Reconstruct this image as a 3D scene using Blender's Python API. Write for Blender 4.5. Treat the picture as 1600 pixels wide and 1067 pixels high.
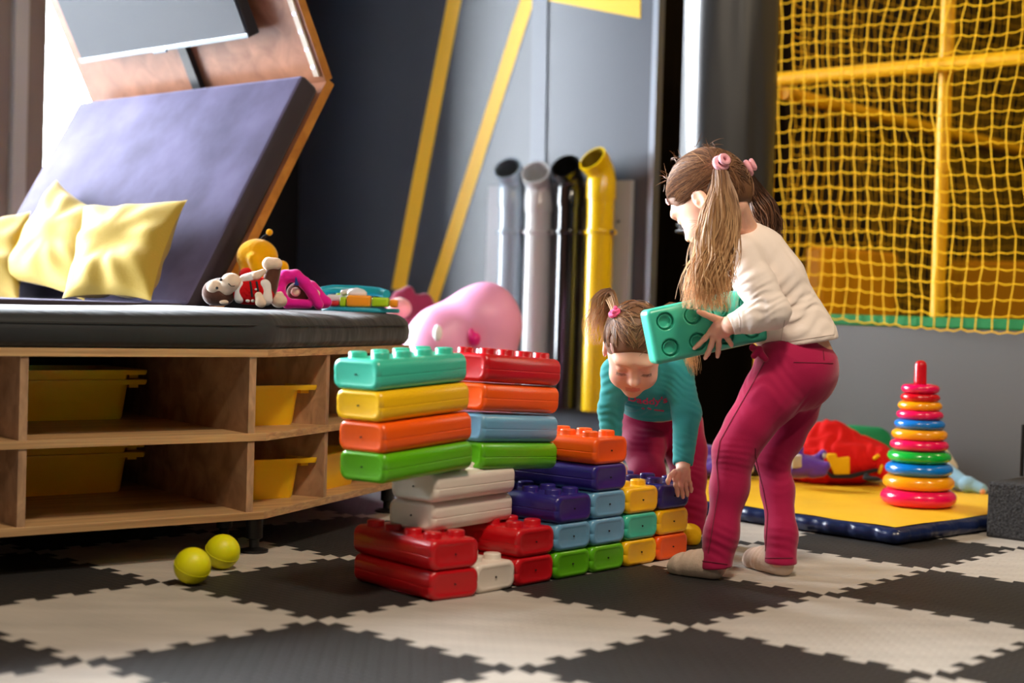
import bpy, bmesh, math, random
import numpy as np
import openvdb
from mathutils import Vector, Matrix

random.seed(7)
rng = np.random.default_rng(7)
scene = bpy.context.scene
for _o in list(bpy.data.objects):
    bpy.data.objects.remove(_o)

# ------------------------------------------------------------------ camera
FPX, PITCH, ROLL, CAMH = 2349.5, 0.02207, 0.02959, 0.598
cam_data = bpy.data.cameras.new('camera')
cam = bpy.data.objects.new('camera', cam_data)
scene.collection.objects.link(cam)
cam_data.sensor_fit = 'HORIZONTAL'
cam_data.sensor_width = 36.0
cam_data.lens = FPX / 1600 * 36.0
cam_data.clip_start = 0.05
cam_data.clip_end = 100
_cp, _sp, _cr, _sr = math.cos(PITCH), math.sin(PITCH), math.cos(ROLL), math.sin(ROLL)
_right0, _up0, _fw = Vector((1, 0, 0)), Vector((0, _sp, _cp)), Vector((0, _cp, -_sp))
_right = _right0 * _cr + _up0 * _sr
_up = _up0 * _cr - _right0 * _sr
cam.matrix_world = Matrix(((_right.x, _up.x, -_fw.x, 0), (_right.y, _up.y, -_fw.y, 0),
                           (_right.z, _up.z, -_fw.z, CAMH), (0, 0, 0, 1)))
cam_data.dof.use_dof = True
cam_data.dof.focus_distance = 3.62
cam_data.dof.aperture_fstop = 2.0
scene.camera = cam

def ray(x, y):
    a, b = x - 800, y - 533.5
    X = (a * _cr + b * _sr) / FPX
    up = -(-a * _sr + b * _cr) / FPX
    return Vector((X, _cp + up * _sp, -_sp + up * _cp))

def D(x, y, Y):                 # point of the place seen at (x, y), Y metres ahead
    r = ray(x, y)
    return r * (Y / r.y) + Vector((0, 0, CAMH))

def atz(x, y, z=0.0):           # point at height z
    r = ray(x, y)
    return r * ((z - CAMH) / r.z) + Vector((0, 0, CAMH))

# room axes: a runs along W (towards the far wall), b along N (towards the window wall)
W = Vector((0.66, 0.7513, 0.0)).normalized()
N = Vector((-W.y, W.x, 0.0))
Z = Vector((0, 0, 1))
def P(a, b, z=0.0):
    return W * a + N * b + Z * z
def ata(x, y, a):               # point on the plane W.p = a
    r = ray(x, y)
    return r * (a / (r.dot(W))) + Vector((0, 0, CAMH))

# ------------------------------------------------------------------ light
world = bpy.data.worlds.new('world')
scene.world = world
world.use_nodes = True
_bg = world.node_tree.nodes['Background']
_bg.inputs['Color'].default_value = (0.86, 0.93, 1.0, 1)
_bg.inputs['Strength'].default_value = 68.0

A_LEFT, B_LEFT = 0.0, 5.55        # window wall is b = 5.55
A_BACK = 4.74
CEIL = 3.3
WINDOWS = [(3.315, 3.95), (1.15, 3.05), (-0.95, 0.90), (-3.10, -1.20)]     # along a
WZ = (0.30, 2.75)
for _i, (_a0, _a1) in enumerate(WINDOWS):
    _ld = bpy.data.lights.new('window_portal', 'AREA')
    _ld.shape = 'RECTANGLE'
    _ld.size = _a1 - _a0
    _ld.size_y = WZ[1] - WZ[0]
    _ld.cycles.is_portal = True
    _lo = bpy.data.objects.new('window_portal', _ld)
    scene.collection.objects.link(_lo)
    _c = P((_a0 + _a1) / 2, B_LEFT + 0.12, (WZ[0] + WZ[1]) / 2)
    # local x -> W, local y -> Z, local -z -> -N
    _lo.matrix_world = Matrix(((W.x, 0, N.x, _c.x), (W.y, 0, N.y, _c.y), (0, 1, 0, _c.z), (0, 0, 0, 1)))

def ceiling_lamp(a, b, power, size=0.6, col=(1.0, 0.74, 0.46), z=CEIL - 0.03):
    ld = bpy.data.lights.new('ceiling_lamp_light', 'AREA')
    ld.shape = 'DISK'
    ld.size = size
    ld.energy = power
    ld.color = col
    lo = bpy.data.objects.new('ceiling_lamp_light', ld)
    scene.collection.objects.link(lo)
    lo.location = P(a, b, z)
def ceiling_spot(p, target, power, angle, col=(1.0, 0.74, 0.46)):
    ld = bpy.data.lights.new('ceiling_spot_light', 'SPOT')
    ld.energy = power
    ld.color = col
    ld.spot_size = math.radians(angle)
    ld.spot_blend = 0.6
    ld.shadow_soft_size = 0.12
    lo = bpy.data.objects.new('ceiling_spot_light', ld)
    scene.collection.objects.link(lo)
    lo.location = p
    lo.rotation_euler = (Vector(target) - Vector(p)).to_track_quat('-Z', 'Y').to_euler()
ceiling_lamp(1.7, 0.75, 84, .5, (1.0, 0.84, 0.66))
ceiling_lamp(-0.6, 0.3, 35, .5, (1.0, 0.86, 0.70))
ceiling_spot(P(3.2, -0.7, CEIL - .05), P(4.7, 1.9, .7), 230, 62, (1.0, 0.80, 0.56))
ceiling_lamp(6.2, 1.0, 36)
ceiling_lamp(5.35, 3.6, 5, .2)  # unseen lamp added only to brighten the dark passage wall

scene.view_settings.view_transform = 'Standard'
scene.view_settings.look = 'None'
scene.view_settings.gamma = 1.0
scene.view_settings.use_curve_mapping = False
scene.view_settings.exposure = 0.0
try:
    scene.cycles.use_denoising = True
    scene.cycles.max_bounces = 8
    scene.cycles.diffuse_bounces = 5
    scene.cycles.transparent_max_bounces = 12
    scene.cycles.sample_clamp_indirect = 8
except Exception:
    pass

# ------------------------------------------------------------------ materials
def lin(c):
    return tuple(((v / 255) / 12.92 if v / 255 <= 0.04045 else ((v / 255 + 0.055) / 1.055) ** 2.4) for v in c)

def mat(name, rgb, rough=0.5, spec=0.5, bump=0.0, bscale=40.0, var=0.0, vscale=8.0, metal=0.0,
        coat=0.0, sheen=0.0, emit=0.0, stretch=None, alpha=None, sss=0.0, detail=3.0):
    m = bpy.data.materials.new(name)
    m.use_nodes = True
    nt = m.node_tree
    b = nt.nodes['Principled BSDF']
    c = (*lin(rgb), 1)
    b.inputs['Base Color'].default_value = c
    b.inputs['Roughness'].default_value = rough
    b.inputs['Specular IOR Level'].default_value = spec
    b.inputs['Metallic'].default_value = metal
    b.inputs['Coat Weight'].default_value = coat
    if coat: b.inputs['Coat Roughness'].default_value = 0.12
    if sheen:
        b.inputs['Sheen Weight'].default_value = sheen
        b.inputs['Sheen Roughness'].default_value = 0.4
    if sss:
        b.inputs['Subsurface Weight'].default_value = sss
        b.inputs['Subsurface Radius'].default_value = (0.008, 0.003, 0.0015)
        b.inputs['Subsurface Scale'].default_value = 1.0
    if emit:
        b.inputs['Emission Color'].default_value = c
        b.inputs['Emission Strength'].default_value = emit
    if bump or var:
        tc = nt.nodes.new('ShaderNodeTexCoord')
        mp = nt.nodes.new('ShaderNodeMapping')
        nt.links.new(tc.outputs['Object'], mp.inputs['Vector'])
        if stretch: mp.inputs['Scale'].default_value = stretch
    if bump:
        n = nt.nodes.new('ShaderNodeTexNoise')
        n.inputs['Scale'].default_value = bscale
        n.inputs['Detail'].default_value = detail
        nt.links.new(mp.outputs['Vector'], n.inputs['Vector'])
        bp = nt.nodes.new('ShaderNodeBump')
        bp.inputs['Strength'].default_value = bump
        bp.inputs['Distance'].default_value = 0.01
        nt.links.new(n.outputs['Fac'], bp.inputs['Height'])
        nt.links.new(bp.outputs['Normal'], b.inputs['Normal'])
    if var:
        n = nt.nodes.new('ShaderNodeTexNoise')
        n.inputs['Scale'].default_value = vscale
        n.inputs['Detail'].default_value = 4
        nt.links.new(mp.outputs['Vector'], n.inputs['Vector'])
        r = nt.nodes.new('ShaderNodeValToRGB')
        r.color_ramp.elements[0].position = 0.3
        r.color_ramp.elements[1].position = 0.7
        r.color_ramp.elements[0].color = tuple(v * (1 - var) for v in c[:3]) + (1,)
        r.color_ramp.elements[1].color = tuple(min(1, v * (1 + var)) for v in c[:3]) + (1,)
        nt.links.new(n.outputs['Fac'], r.inputs['Fac'])
        nt.links.new(r.outputs['Color'], b.inputs['Base Color'])
    return m

def wood(name, c1, c2, axis_scale, rough=0.45, scale=6):
    m = bpy.data.materials.new(name)
    m.use_nodes = True
    nt = m.node_tree
    b = nt.nodes['Principled BSDF']
    b.inputs['Roughness'].default_value = rough
    tc = nt.nodes.new('ShaderNodeTexCoord')
    mp = nt.nodes.new('ShaderNodeMapping')
    m0 = nt.nodes.new('ShaderNodeMapping')
    m0.inputs['Rotation'].default_value = (0, 0, -0.66)
    nt.links.new(tc.outputs['Object'], m0.inputs['Vector'])
    mp.inputs['Scale'].default_value = axis_scale
    nt.links.new(m0.outputs['Vector'], mp.inputs['Vector'])
    n1 = nt.nodes.new('ShaderNodeTexNoise')
    n1.inputs['Scale'].default_value = scale
    n1.inputs['Detail'].default_value = 6
    n1.inputs['Distortion'].default_value = 0.8
    nt.links.new(mp.outputs['Vector'], n1.inputs['Vector'])
    r = nt.nodes.new('ShaderNodeValToRGB')
    r.color_ramp.elements[0].position = 0.32
    r.color_ramp.elements[1].position = 0.68
    r.color_ramp.elements[0].color = (*lin(c1), 1)
    r.color_ramp.elements[1].color = (*lin(c2), 1)
    nt.links.new(n1.outputs['Fac'], r.inputs['Fac'])
    nt.links.new(r.outputs['Color'], b.inputs['Base Color'])
    bp = nt.nodes.new('ShaderNodeBump')
    bp.inputs['Strength'].default_value = 0.12
    bp.inputs['Distance'].default_value = 0.004
    nt.links.new(n1.outputs['Fac'], bp.inputs['Height'])
    nt.links.new(bp.outputs['Normal'], b.inputs['Normal'])
    return m

# ------------------------------------------------------------------ mesh helpers
ORG = {}
def link(o):
    scene.collection.objects.link(o)
    return o

def tag(o, label=None, cat=None, group=None, kind=None):
    if label: o['label'] = label
    if cat: o['category'] = cat
    if group: o['group'] = group
    if kind: o['kind'] = kind
    return o

def empty(name, loc, label=None, cat=None, group=None):
    o = link(bpy.data.objects.new(name, None))
    o.empty_display_size = 0.05
    o.location = loc
    ORG[o.name] = Vector(loc)
    return tag(o, label, cat, group)

class MB:
    """collects shapes of ONE part, then links them as one mesh object"""
    def __init__(self):
        self.v, self.f, self.m = [], [], []
        self.mi = 0
    def add(self, verts, faces):
        o = len(self.v)
        self.v += [tuple(p) for p in verts]
        self.f += [tuple(i + o for i in q) for q in faces]
        self.m += [self.mi] * len(faces)
        return self
    def hexa(self, p):           # 8 points: bottom 4 then top 4
        return self.add(p, [(0, 3, 2, 1), (4, 5, 6, 7), (0, 1, 5, 4), (1, 2, 6, 5), (2, 3, 7, 6), (3, 0, 4, 7)])
    def box(self, c, s, ax=(1, 0, 0), ay=(0, 1, 0), az=(0, 0, 1)):
        c, ax, ay, az = Vector(c), Vector(ax) * s[0] / 2, Vector(ay) * s[1] / 2, Vector(az) * s[2] / 2
        return self.hexa([c - ax - ay - az, c + ax - ay - az, c + ax + ay - az, c - ax + ay - az,
                          c - ax - ay + az, c + ax - ay + az, c + ax + ay + az, c - ax + ay + az])
    def prism(self, poly, z0, z1):
        n = len(poly)
        v = [(p[0], p[1], z0) for p in poly] + [(p[0], p[1], z1) for p in poly]
        f = [tuple(range(n - 1, -1, -1)), tuple(range(n, 2 * n))]
        f += [(i, (i + 1) % n, n + (i + 1) % n, n + i) for i in range(n)]
        return self.add(v, f)
    def rings(self, rs, cap0=True, cap1=True, closed=False):
        n = len(rs[0])
        v = [p for r in rs for p in r]
        f = []
        K = len(rs)
        for k in range(K if closed else K - 1):
            k2 = (k + 1) % K
            for i in range(n):
                j = (i + 1) % n
                f.append((k * n + i, k * n + j, k2 * n + j, k2 * n + i))
        if not closed:
            if cap0: f.append(tuple(range(n - 1, -1, -1)))
            if cap1: f.append(tuple((K - 1) * n + i for i in range(n)))
        return self.add(v, f)
    def tube(self, pts, r, n=10, cap=True, closed=False, up=None):
        pts = [Vector(p) for p in pts]
        K = len(pts)
        rr = r if hasattr(r, '__len__') else [r] * K
        rs = []
        prev = None
        for k in range(K):
            if closed:
                t = pts[(k + 1) % K] - pts[k - 1]
            else:
                t = pts[min(k + 1, K - 1)] - pts[max(k - 1, 0)]
            if t.length < 1e-9: t = Vector((0, 0, 1))
            t.normalize()
            if prev is None:
                a = Vector(up) if up is not None else (Vector((0, 0, 1)) if abs(t.z) < 0.9 else Vector((1, 0, 0)))
                x = t.cross(a).normalized()
            else:
                x = prev - t * prev.dot(t)
                x = x.normalized() if x.length > 1e-6 else t.orthogonal().normalized()
            prev = x
            y = t.cross(x)
            rs.append([pts[k] + (x * math.cos(2 * math.pi * i / n) + y * math.sin(2 * math.pi * i / n)) * rr[k] for i in range(n)])
        return self.rings(rs, cap, cap, closed)
    def lathe(self, prof, c=(0, 0, 0), n=32, axis=Z, cap=True):
        axis = Vector(axis).normalized()
        x = axis.orthogonal().normalized()
        y = axis.cross(x)
        c = Vector(c)
        rs = [[c + axis * h + (x * math.cos(2 * math.pi * i / n) + y * math.sin(2 * math.pi * i / n)) * r for i in range(n)] for r, h in prof]
        return self.rings(rs, cap, cap)
    def torus(self, c, R, r, sq=1.0, n=48, k=16, axis=Z):
        axis = Vector(axis).normalized()
        x = axis.orthogonal().normalized()
        y = axis.cross(x)
        c = Vector(c)
        rs = []
        for i in range(n):
            t = 2 * math.pi * i / n
            d = x * math.cos(t) + y * math.sin(t)
            rs.append([c + d * (R + r * math.cos(2 * math.pi * j / k)) + axis * (r * sq * math.sin(2 * math.pi * j / k)) for j in range(k)])
        return self.rings(rs, closed=True)
    def ball(self, c, r, n=24, m=14):
        prof = [(max(1e-4, r * math.sin(math.pi * i / m)), -r * math.cos(math.pi * i / m)) for i in range(m + 1)]
        return self.lathe(prof, c, n)
    def build(self, name, mats, parent=None, smooth=None, bevel=0.0, seg=2, origin=None):
        if not isinstance(mats, (list, tuple)): mats = [mats]
        me = bpy.data.meshes.new(name)
        if parent is not None:
            org = ORG[parent.name]
        elif origin is not None:
            org = Vector(origin)
        else:
            a = np.array(self.v)
            lo, hi = a.min(0), a.max(0)
            org = Vector(((lo[0] + hi[0]) / 2, (lo[1] + hi[1]) / 2, lo[2]))
        me.from_pydata([(p[0] - org.x, p[1] - org.y, p[2] - org.z) for p in self.v], [], self.f)
        for m in mats: me.materials.append(m)
        me.polygons.foreach_set('material_index', self.m)
        bm = bmesh.new()
        bm.from_mesh(me)
        bmesh.ops.recalc_face_normals(bm, faces=bm.faces)
        if bevel:
            es = [e for e in bm.edges if len(e.link_faces) == 2 and e.calc_face_angle(0) > 0.6]
            bmesh.ops.bevel(bm, geom=es, offset=bevel, segments=seg, profile=0.5, affect='EDGES', clamp_overlap=True)
        bm.to_mesh(me)
        bm.free()
        if smooth is None: smooth = 40
        if smooth:
            me.polygons.foreach_set('use_smooth', [True] * len(me.polygons))
            me.set_sharp_from_angle(angle=math.radians(smooth))
        o = link(bpy.data.objects.new(name, me))
        if parent is not None:
            o.parent = parent
        else:
            o.location = org
        ORG[o.name] = org
        return o

# ------------------------------------------------------------------ organic shapes (signed distance fields)
def clip_below(o, z):
    """trim a finished mesh at height z and close it"""
    bm = bmesh.new()
    bm.from_mesh(o.data)
    zl = z - ORG[o.name].z
    r = bmesh.ops.bisect_plane(bm, geom=bm.verts[:] + bm.edges[:] + bm.faces[:], plane_co=(0, 0, zl), plane_no=(0, 0, -1), clear_outer=True)
    es = [e for e in r['geom_cut'] if isinstance(e, bmesh.types.BMEdge)]
    bmesh.ops.contextual_create(bm, geom=es)
    bm.to_mesh(o.data)
    bm.free()

class SDF:
    def __init__(self, lo, hi, vs):
        self.lo = np.array(lo, float)
        self.vs = vs
        self.n = np.ceil((np.array(hi, float) - self.lo) / vs).astype(int) + 1
        self.a = np.full(self.n, 0.06, np.float32)
    def _sub(self, lo, hi):
        i0 = np.clip(np.floor((np.array(lo) - self.lo) / self.vs).astype(int), 0, self.n - 1)
        i1 = np.clip(np.ceil((np.array(hi) - self.lo) / self.vs).astype(int) + 1, 1, self.n)
        sl = tuple(slice(a, max(b, a + 1)) for a, b in zip(i0, i1))
        g = [self.lo[k] + self.vs * np.arange(sl[k].start, sl[k].stop) for k in range(3)]
        X, Y, Zg = np.meshgrid(*g, indexing='ij')
        return sl, np.stack([X, Y, Zg], -1)
    def _mix(self, sl, d, k, op):
        a = self.a[sl]
        if op == 'u':
            h = np.maximum(k - np.abs(a - d), 0) / k
            self.a[sl] = np.minimum(a, d) - h * h * k * 0.25
        else:
            d = -d
            h = np.maximum(k - np.abs(a - d), 0) / k
            self.a[sl] = np.maximum(a, d) + h * h * k * 0.25
    def cone(self, a, b, ra, rb=None, k=0.012, op='u', flat=None):
        """tapered capsule; flat=(axis, factor) squeezes it along an axis"""
        a, b = np.array(a, float), np.array(b, float)
        rb = ra if rb is None else rb
        m = max(ra, rb) + k + 3 * self.vs + 0.012
        sl, p = self._sub(np.minimum(a, b) - m, np.maximum(a, b) + m)
        ab = b - a
        t = np.clip(((p - a) @ ab) / max(ab @ ab, 1e-9), 0, 1)
        q = p - a - t[..., None] * ab
        if flat is not None:
            ax = np.array(flat[0], float); ax /= np.linalg.norm(ax)
            q = q + (q @ ax)[..., None] * ax * (1 / flat[1] - 1)
        d = np.linalg.norm(q, axis=-1) - (ra + (rb - ra) * t)
        if flat is not None: d = d * min(1.0, flat[1] ** 0.5)
        self._mix(sl, d, k, op)
        return self
    def chain(self, pts, rad, k=0.012, **kw):
        for i in range(len(pts) - 1):
            self.cone(pts[i], pts[i + 1], rad[i], rad[i + 1], k, **kw)
        return self
    def ell(self, c, r, axes=None, k=0.012, op='u'):
        c, r = np.array(c, float), np.array(r, float)
        m = r.max() + k + 3 * self.vs + 0.01
        sl, p = self._sub(c - m, c + m)
        q = p - c
        if axes is not None:
            q = np.stack([q @ np.array(x, float) for x in axes], -1)
        k0 = np.linalg.norm(q / r, axis=-1)
        k1 = np.linalg.norm(q / (r * r), axis=-1)
        d = k0 * (k0 - 1) / np.maximum(k1, 1e-6)
        self._mix(sl, d, k, op)
        return self
    def cut(self, c, n, k=0.004):
        """remove the side the normal n points to"""
        nn = np.array(n, float); nn /= np.linalg.norm(nn)
        sl, p = self._sub(self.lo, self.lo + self.vs * self.n)
        d = -((p - np.array(c, float)) @ nn)
        self._mix(sl, d, k, 's')
        return self
    def cutnear(self, c, n, rad, k=0.003):
        """like cut, only inside a small box around c"""
        c = np.array(c, float)
        nn = np.array(n, float); nn /= np.linalg.norm(nn)
        rad = np.array(rad, float)
        sl, p = self._sub(c - rad, c + rad)
        self._mix(sl, -((p - c) @ nn), k, 's')
        return self
    def folds(self, c, direction, lam, amp, rad, warp=0.5, seed=0):
        """soft cloth folds: ridges across `direction`, fading away from c"""
        c = np.array(c, float)
        sl, p = self._sub(c - 2 * rad, c + 2 * rad)
        q = p - c
        dv = np.array(direction, float); dv /= np.linalg.norm(dv)
        w = np.exp(-(q * q).sum(-1) / (rad * rad))
        r = np.random.default_rng(seed)
        k1, k2 = r.normal(size=3) * 22, r.normal(size=3) * 40
        ph = (q @ dv) / lam * 2 * np.pi + warp * (2.2 * np.sin(q @ k1 + r.random() * 6) + 1.2 * np.sin(q @ k2 + r.random() * 6))
        s = np.sin(ph)
        self.a[sl] += (-amp * w * (np.abs(s) ** 0.8 * np.sign(s))).astype(np.float32)
        return self
    def blur(self, n=1):
        for _ in range(n):
            for ax in range(3):
                a = self.a
                self.a = (np.roll(a, 1, ax) + 2 * a + np.roll(a, -1, ax)) / 4
        return self
    def mesh(self, name, mats, parent=None, origin=None):
        b = self.a
        b[0], b[-1] = 0.06, 0.06
        b[:, 0], b[:, -1] = 0.06, 0.06
        b[:, :, 0], b[:, :, -1] = 0.06, 0.06
        g = openvdb.FloatGrid(background=0.06)
        g.copyFromArray(np.ascontiguousarray(b, dtype=np.float32))
        pts, quads = g.convertToQuads(isovalue=0.0)
        pts = pts * self.vs + self.lo
        # outward orientation
        v0, v1, v2 = pts[quads[:, 0]], pts[quads[:, 1]], pts[quads[:, 2]]
        v3 = pts[quads[:, 3]]
        vol = np.einsum('ij,ij->i', v0, np.cross(v1, v2)).sum() + np.einsum('ij,ij->i', v0, np.cross(v2, v3)).sum()
        if vol < 0: quads = quads[:, ::-1]
        me = bpy.data.meshes.new(name)
        if parent is not None: org = ORG[parent.name]
        elif origin is not None: org = Vector(origin)
        else:
            lo, hi = pts.min(0), pts.max(0)
            org = Vector(((lo[0] + hi[0]) / 2, (lo[1] + hi[1]) / 2, lo[2]))
        pl = (pts - np.array(org)).astype(np.float32)
        me.vertices.add(len(pl))
        me.vertices.foreach_set('co', pl.ravel())
        nq = len(quads)
        me.loops.add(nq * 4)
        me.loops.foreach_set('vertex_index', np.ascontiguousarray(quads.ravel().astype(np.int32)))
        me.polygons.add(nq)
        me.polygons.foreach_set('loop_start', np.arange(nq, dtype=np.int32) * 4)
        me.update(calc_edges=True)
        me.validate()
        if not isinstance(mats, (list, tuple)): mats = [mats]
        for m in mats: me.materials.append(m)
        me.polygons.foreach_set('use_smooth', [True] * len(me.polygons))
        o = link(bpy.data.objects.new(name, me))
        if parent is not None: o.parent = parent
        else: o.location = org
        ORG[o.name] = org
        return o

def blob(name, m, parent, prims, vs=0.003, k=0.008, origin=None):
    """small soft shape: prims are ('e', c, r[, axes]) or ('c', a, b, ra, rb)"""
    lo, hi = np.full(3, 1e9), np.full(3, -1e9)
    for q in prims:
        if q[0] == 'e':
            mr = max(q[2]); c = np.array(q[1])
            lo, hi = np.minimum(lo, c - mr), np.maximum(hi, c + mr)
        else:
            mr = max(q[3], q[4])
            for c in (np.array(q[1]), np.array(q[2])):
                lo, hi = np.minimum(lo, c - mr), np.maximum(hi, c + mr)
    s = SDF(lo - 0.02, hi + 0.02, vs)
    for q in prims:
        if q[0] == 'e': s.ell(q[1], q[2], q[3] if len(q) > 3 else None, k)
        else: s.cone(q[1], q[2], q[3], q[4], k)
    return s.mesh(name, m, parent, origin)
# ================================================================== the setting
M = {}
def brick_bump(m, scale, strength, rot=0.728, dist=0.003):
    nt = m.node_tree
    b = nt.nodes['Principled BSDF']
    tc = nt.nodes.new('ShaderNodeTexCoord')
    mp = nt.nodes.new('ShaderNodeMapping')
    mp.inputs['Rotation'].default_value = (0, 0, rot)
    nt.links.new(tc.outputs['Object'], mp.inputs['Vector'])
    br = nt.nodes.new('ShaderNodeTexBrick')
    br.inputs['Scale'].default_value = scale
    br.inputs['Mortar Size'].default_value = 0.06
    br.inputs['Mortar Smooth'].default_value = 1.0
    br.inputs['Color1'].default_value = (1, 1, 1, 1)
    br.inputs['Color2'].default_value = (0.8, 0.8, 0.8, 1)
    br.inputs['Mortar'].default_value = (0, 0, 0, 1)
    nt.links.new(mp.outputs['Vector'], br.inputs['Vector'])
    bp = nt.nodes.new('ShaderNodeBump')
    bp.inputs['Strength'].default_value = strength
    bp.inputs['Distance'].default_value = dist
    nt.links.new(br.outputs['Color'], bp.inputs['Height'])
    nt.links.new(bp.outputs['Normal'], b.inputs['Normal'])
M['tile_light'] = mat('light_foam', (178, 170, 160), 0.62, 0.35, var=0.10, vscale=5, stretch=(1, 3.5, 1))
M['tile_dark'] = mat('dark_foam', (38, 36, 35), 0.58, 0.35, var=0.12, vscale=7)
brick_bump(M['tile_light'], 12, 0.35)
brick_bump(M['tile_dark'], 14, 0.55)

T, YAW, TX, TY = 0.5, -0.72797, -0.0175, 3.1925
def tile_xy(u, v):
    c, s = math.cos(YAW), math.sin(YAW)
    return (T * (u * c - v * s) + TX, T * (u * s + v * c) + TY)
NT = 6
def edge_pts(p, q, horiz):
    """jigsaw edge from grid corner p to q (in tile units), dovetail teeth"""
    out = []
    amp = 0.026
    for k in range(NT):
        t0 = k / NT
        w = 1 / NT
        for dt, h in ((0.06, -1), (0.44, -1), (0.40, 1), (0.60 + 0.0, 1)):
            pass
        seq = [(0.00, -1), (0.54, -1), (0.44, 1), (1.06, 1)]
        for dt, h in seq:
            t = t0 + w * (dt + 0.0)
            t = min(max(t, 0.0), 1.0)
            out.append((t, h * amp))
    # start and end on the corner itself
    out = [(0.0, 0.0)] + [(t, h) for t, h in out[1:-1]] + [(1.0, 0.0)]
    res = []
    for t, h in out:
        u = p[0] + (q[0] - p[0]) * t
        v = p[1] + (q[1] - p[1]) * t
        if horiz: v += h
        else: u += h
        res.append((u, v))
    return res
_fl = MB()
_EU, _EV = {}, {}
def eu(i, j):
    return _EU.setdefault((i, j), edge_pts((i, j), (i + 1, j), True))
def ev(i, j):
    return _EV.setdefault((i, j), edge_pts((i, j), (i, j + 1), False))
for i in range(-13, 11):
    for j in range(-12, 11):
        cx, cy = tile_xy(i + .5, j + .5)
        if not (-4.2 < cx < 3.4 and -0.6 < cy < 8.2): continue
        loop = eu(i, j)[:-1] + ev(i + 1, j)[:-1] + eu(i, j + 1)[::-1][:-1] + ev(i, j)[::-1][:-1]
        _fl.mi = 0 if (i + j) % 2 else 1
        _fl.add([(*tile_xy(u, v), 0.0) for u, v in loop], [tuple(range(len(loop)))])
_fl.mi = 1
_fl.add([(-9, -7, -0.004), (9, -7, -0.004), (9, 13, -0.004), (-9, 13, -0.004)], [(0, 1, 2, 3)])
floor = tag(_fl.build('floor', [M['tile_light'], M['tile_dark']], smooth=0, origin=(0, 0, 0)), kind='structure')

M['wall_black'] = mat('black_paint', (17, 17, 20), 0.6, 0.3)
M['wall_grey'] = mat('blue_grey_satin_paint', (46, 55, 72), 0.38, 0.9, bump=0.03, bscale=60)
M['wall_strip'] = mat('pale_grey_paint', (70, 79, 98), 0.38, 0.9)
M['stripe'] = mat('yellow_paint', (255, 204, 30), 0.45, 0.4)
M['brown_dark'] = mat('dark_brown_paint', (44, 34, 20), 0.7, 0.2)
M['grey_low'] = mat('grey_laminate', (90, 88, 86), 0.5, 0.4)
M['plain'] = mat('warm_grey_paint', (44, 42, 40), 0.8, 0.2)
M['ceil'] = mat('ceiling_paint', (44, 42, 40), 0.9, 0.2)

def slab(name, a0, a1, b0, b1, z0, z1, m, kind='structure'):
    q = MB()
    q.hexa([P(a0, b0, z0), P(a0, b1, z0), P(a1, b1, z0), P(a1, b0, z0),
            P(a0, b0, z1), P(a0, b1, z1), P(a1, b1, z1), P(a1, b0, z1)])
    return tag(q.build(name, m, smooth=0), kind=kind)

# window wall, in pieces around its openings but one mesh
q = MB()
def wl(a0, a1, z0, z1):
    q.hexa([P(a0, B_LEFT, z0), P(a0, B_LEFT + .1, z0), P(a1, B_LEFT + .1, z0), P(a1, B_LEFT, z0),
            P(a0, B_LEFT, z1), P(a0, B_LEFT + .1, z1), P(a1, B_LEFT + .1, z1), P(a1, B_LEFT, z1)])
A_MIN = -4.2
wl(A_MIN, A_BACK + .1, 0, WZ[0]); wl(A_MIN, A_BACK + .1, WZ[1], CEIL)
_edges = [A_BACK + .1]
for a0, a1 in WINDOWS: _edges += [a1, a0]
_edges.append(A_MIN)
for k in range(0, len(_edges), 2):
    wl(_edges[k + 1], _edges[k], WZ[0], WZ[1])
tag(q.build('wall_left', M['wall_black'], smooth=0), kind='structure')

M['frame'] = mat('window_frame_paint', (150, 140, 138), 0.5, 0.4)
M['frame_light'] = mat('window_frame_white', (214, 218, 226), 0.4, 0.5)
def glass_mat():
    m = bpy.data.materials.new('window_glass')
    m.use_nodes = True
    nt = m.node_tree
    for n in list(nt.nodes):
        if n.type == 'BSDF_PRINCIPLED': nt.nodes.remove(n)
    out = [n for n in nt.nodes if n.type == 'OUTPUT_MATERIAL'][0]
    tr = nt.nodes.new('ShaderNodeBsdfTransparent')
    gl = nt.nodes.new('ShaderNodeBsdfGlossy')
    gl.inputs['Roughness'].default_value = 0.02
    fr = nt.nodes.new('ShaderNodeFresnel')
    mx = nt.nodes.new('ShaderNodeMixShader')
    nt.links.new(fr.outputs['Fac'], mx.inputs['Fac'])
    nt.links.new(tr.outputs['BSDF'], mx.inputs[1])
    nt.links.new(gl.outputs['BSDF'], mx.inputs[2])
    nt.links.new(mx.outputs['Shader'], out.inputs['Surface'])
    return m
M['glass'] = glass_mat()
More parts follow.
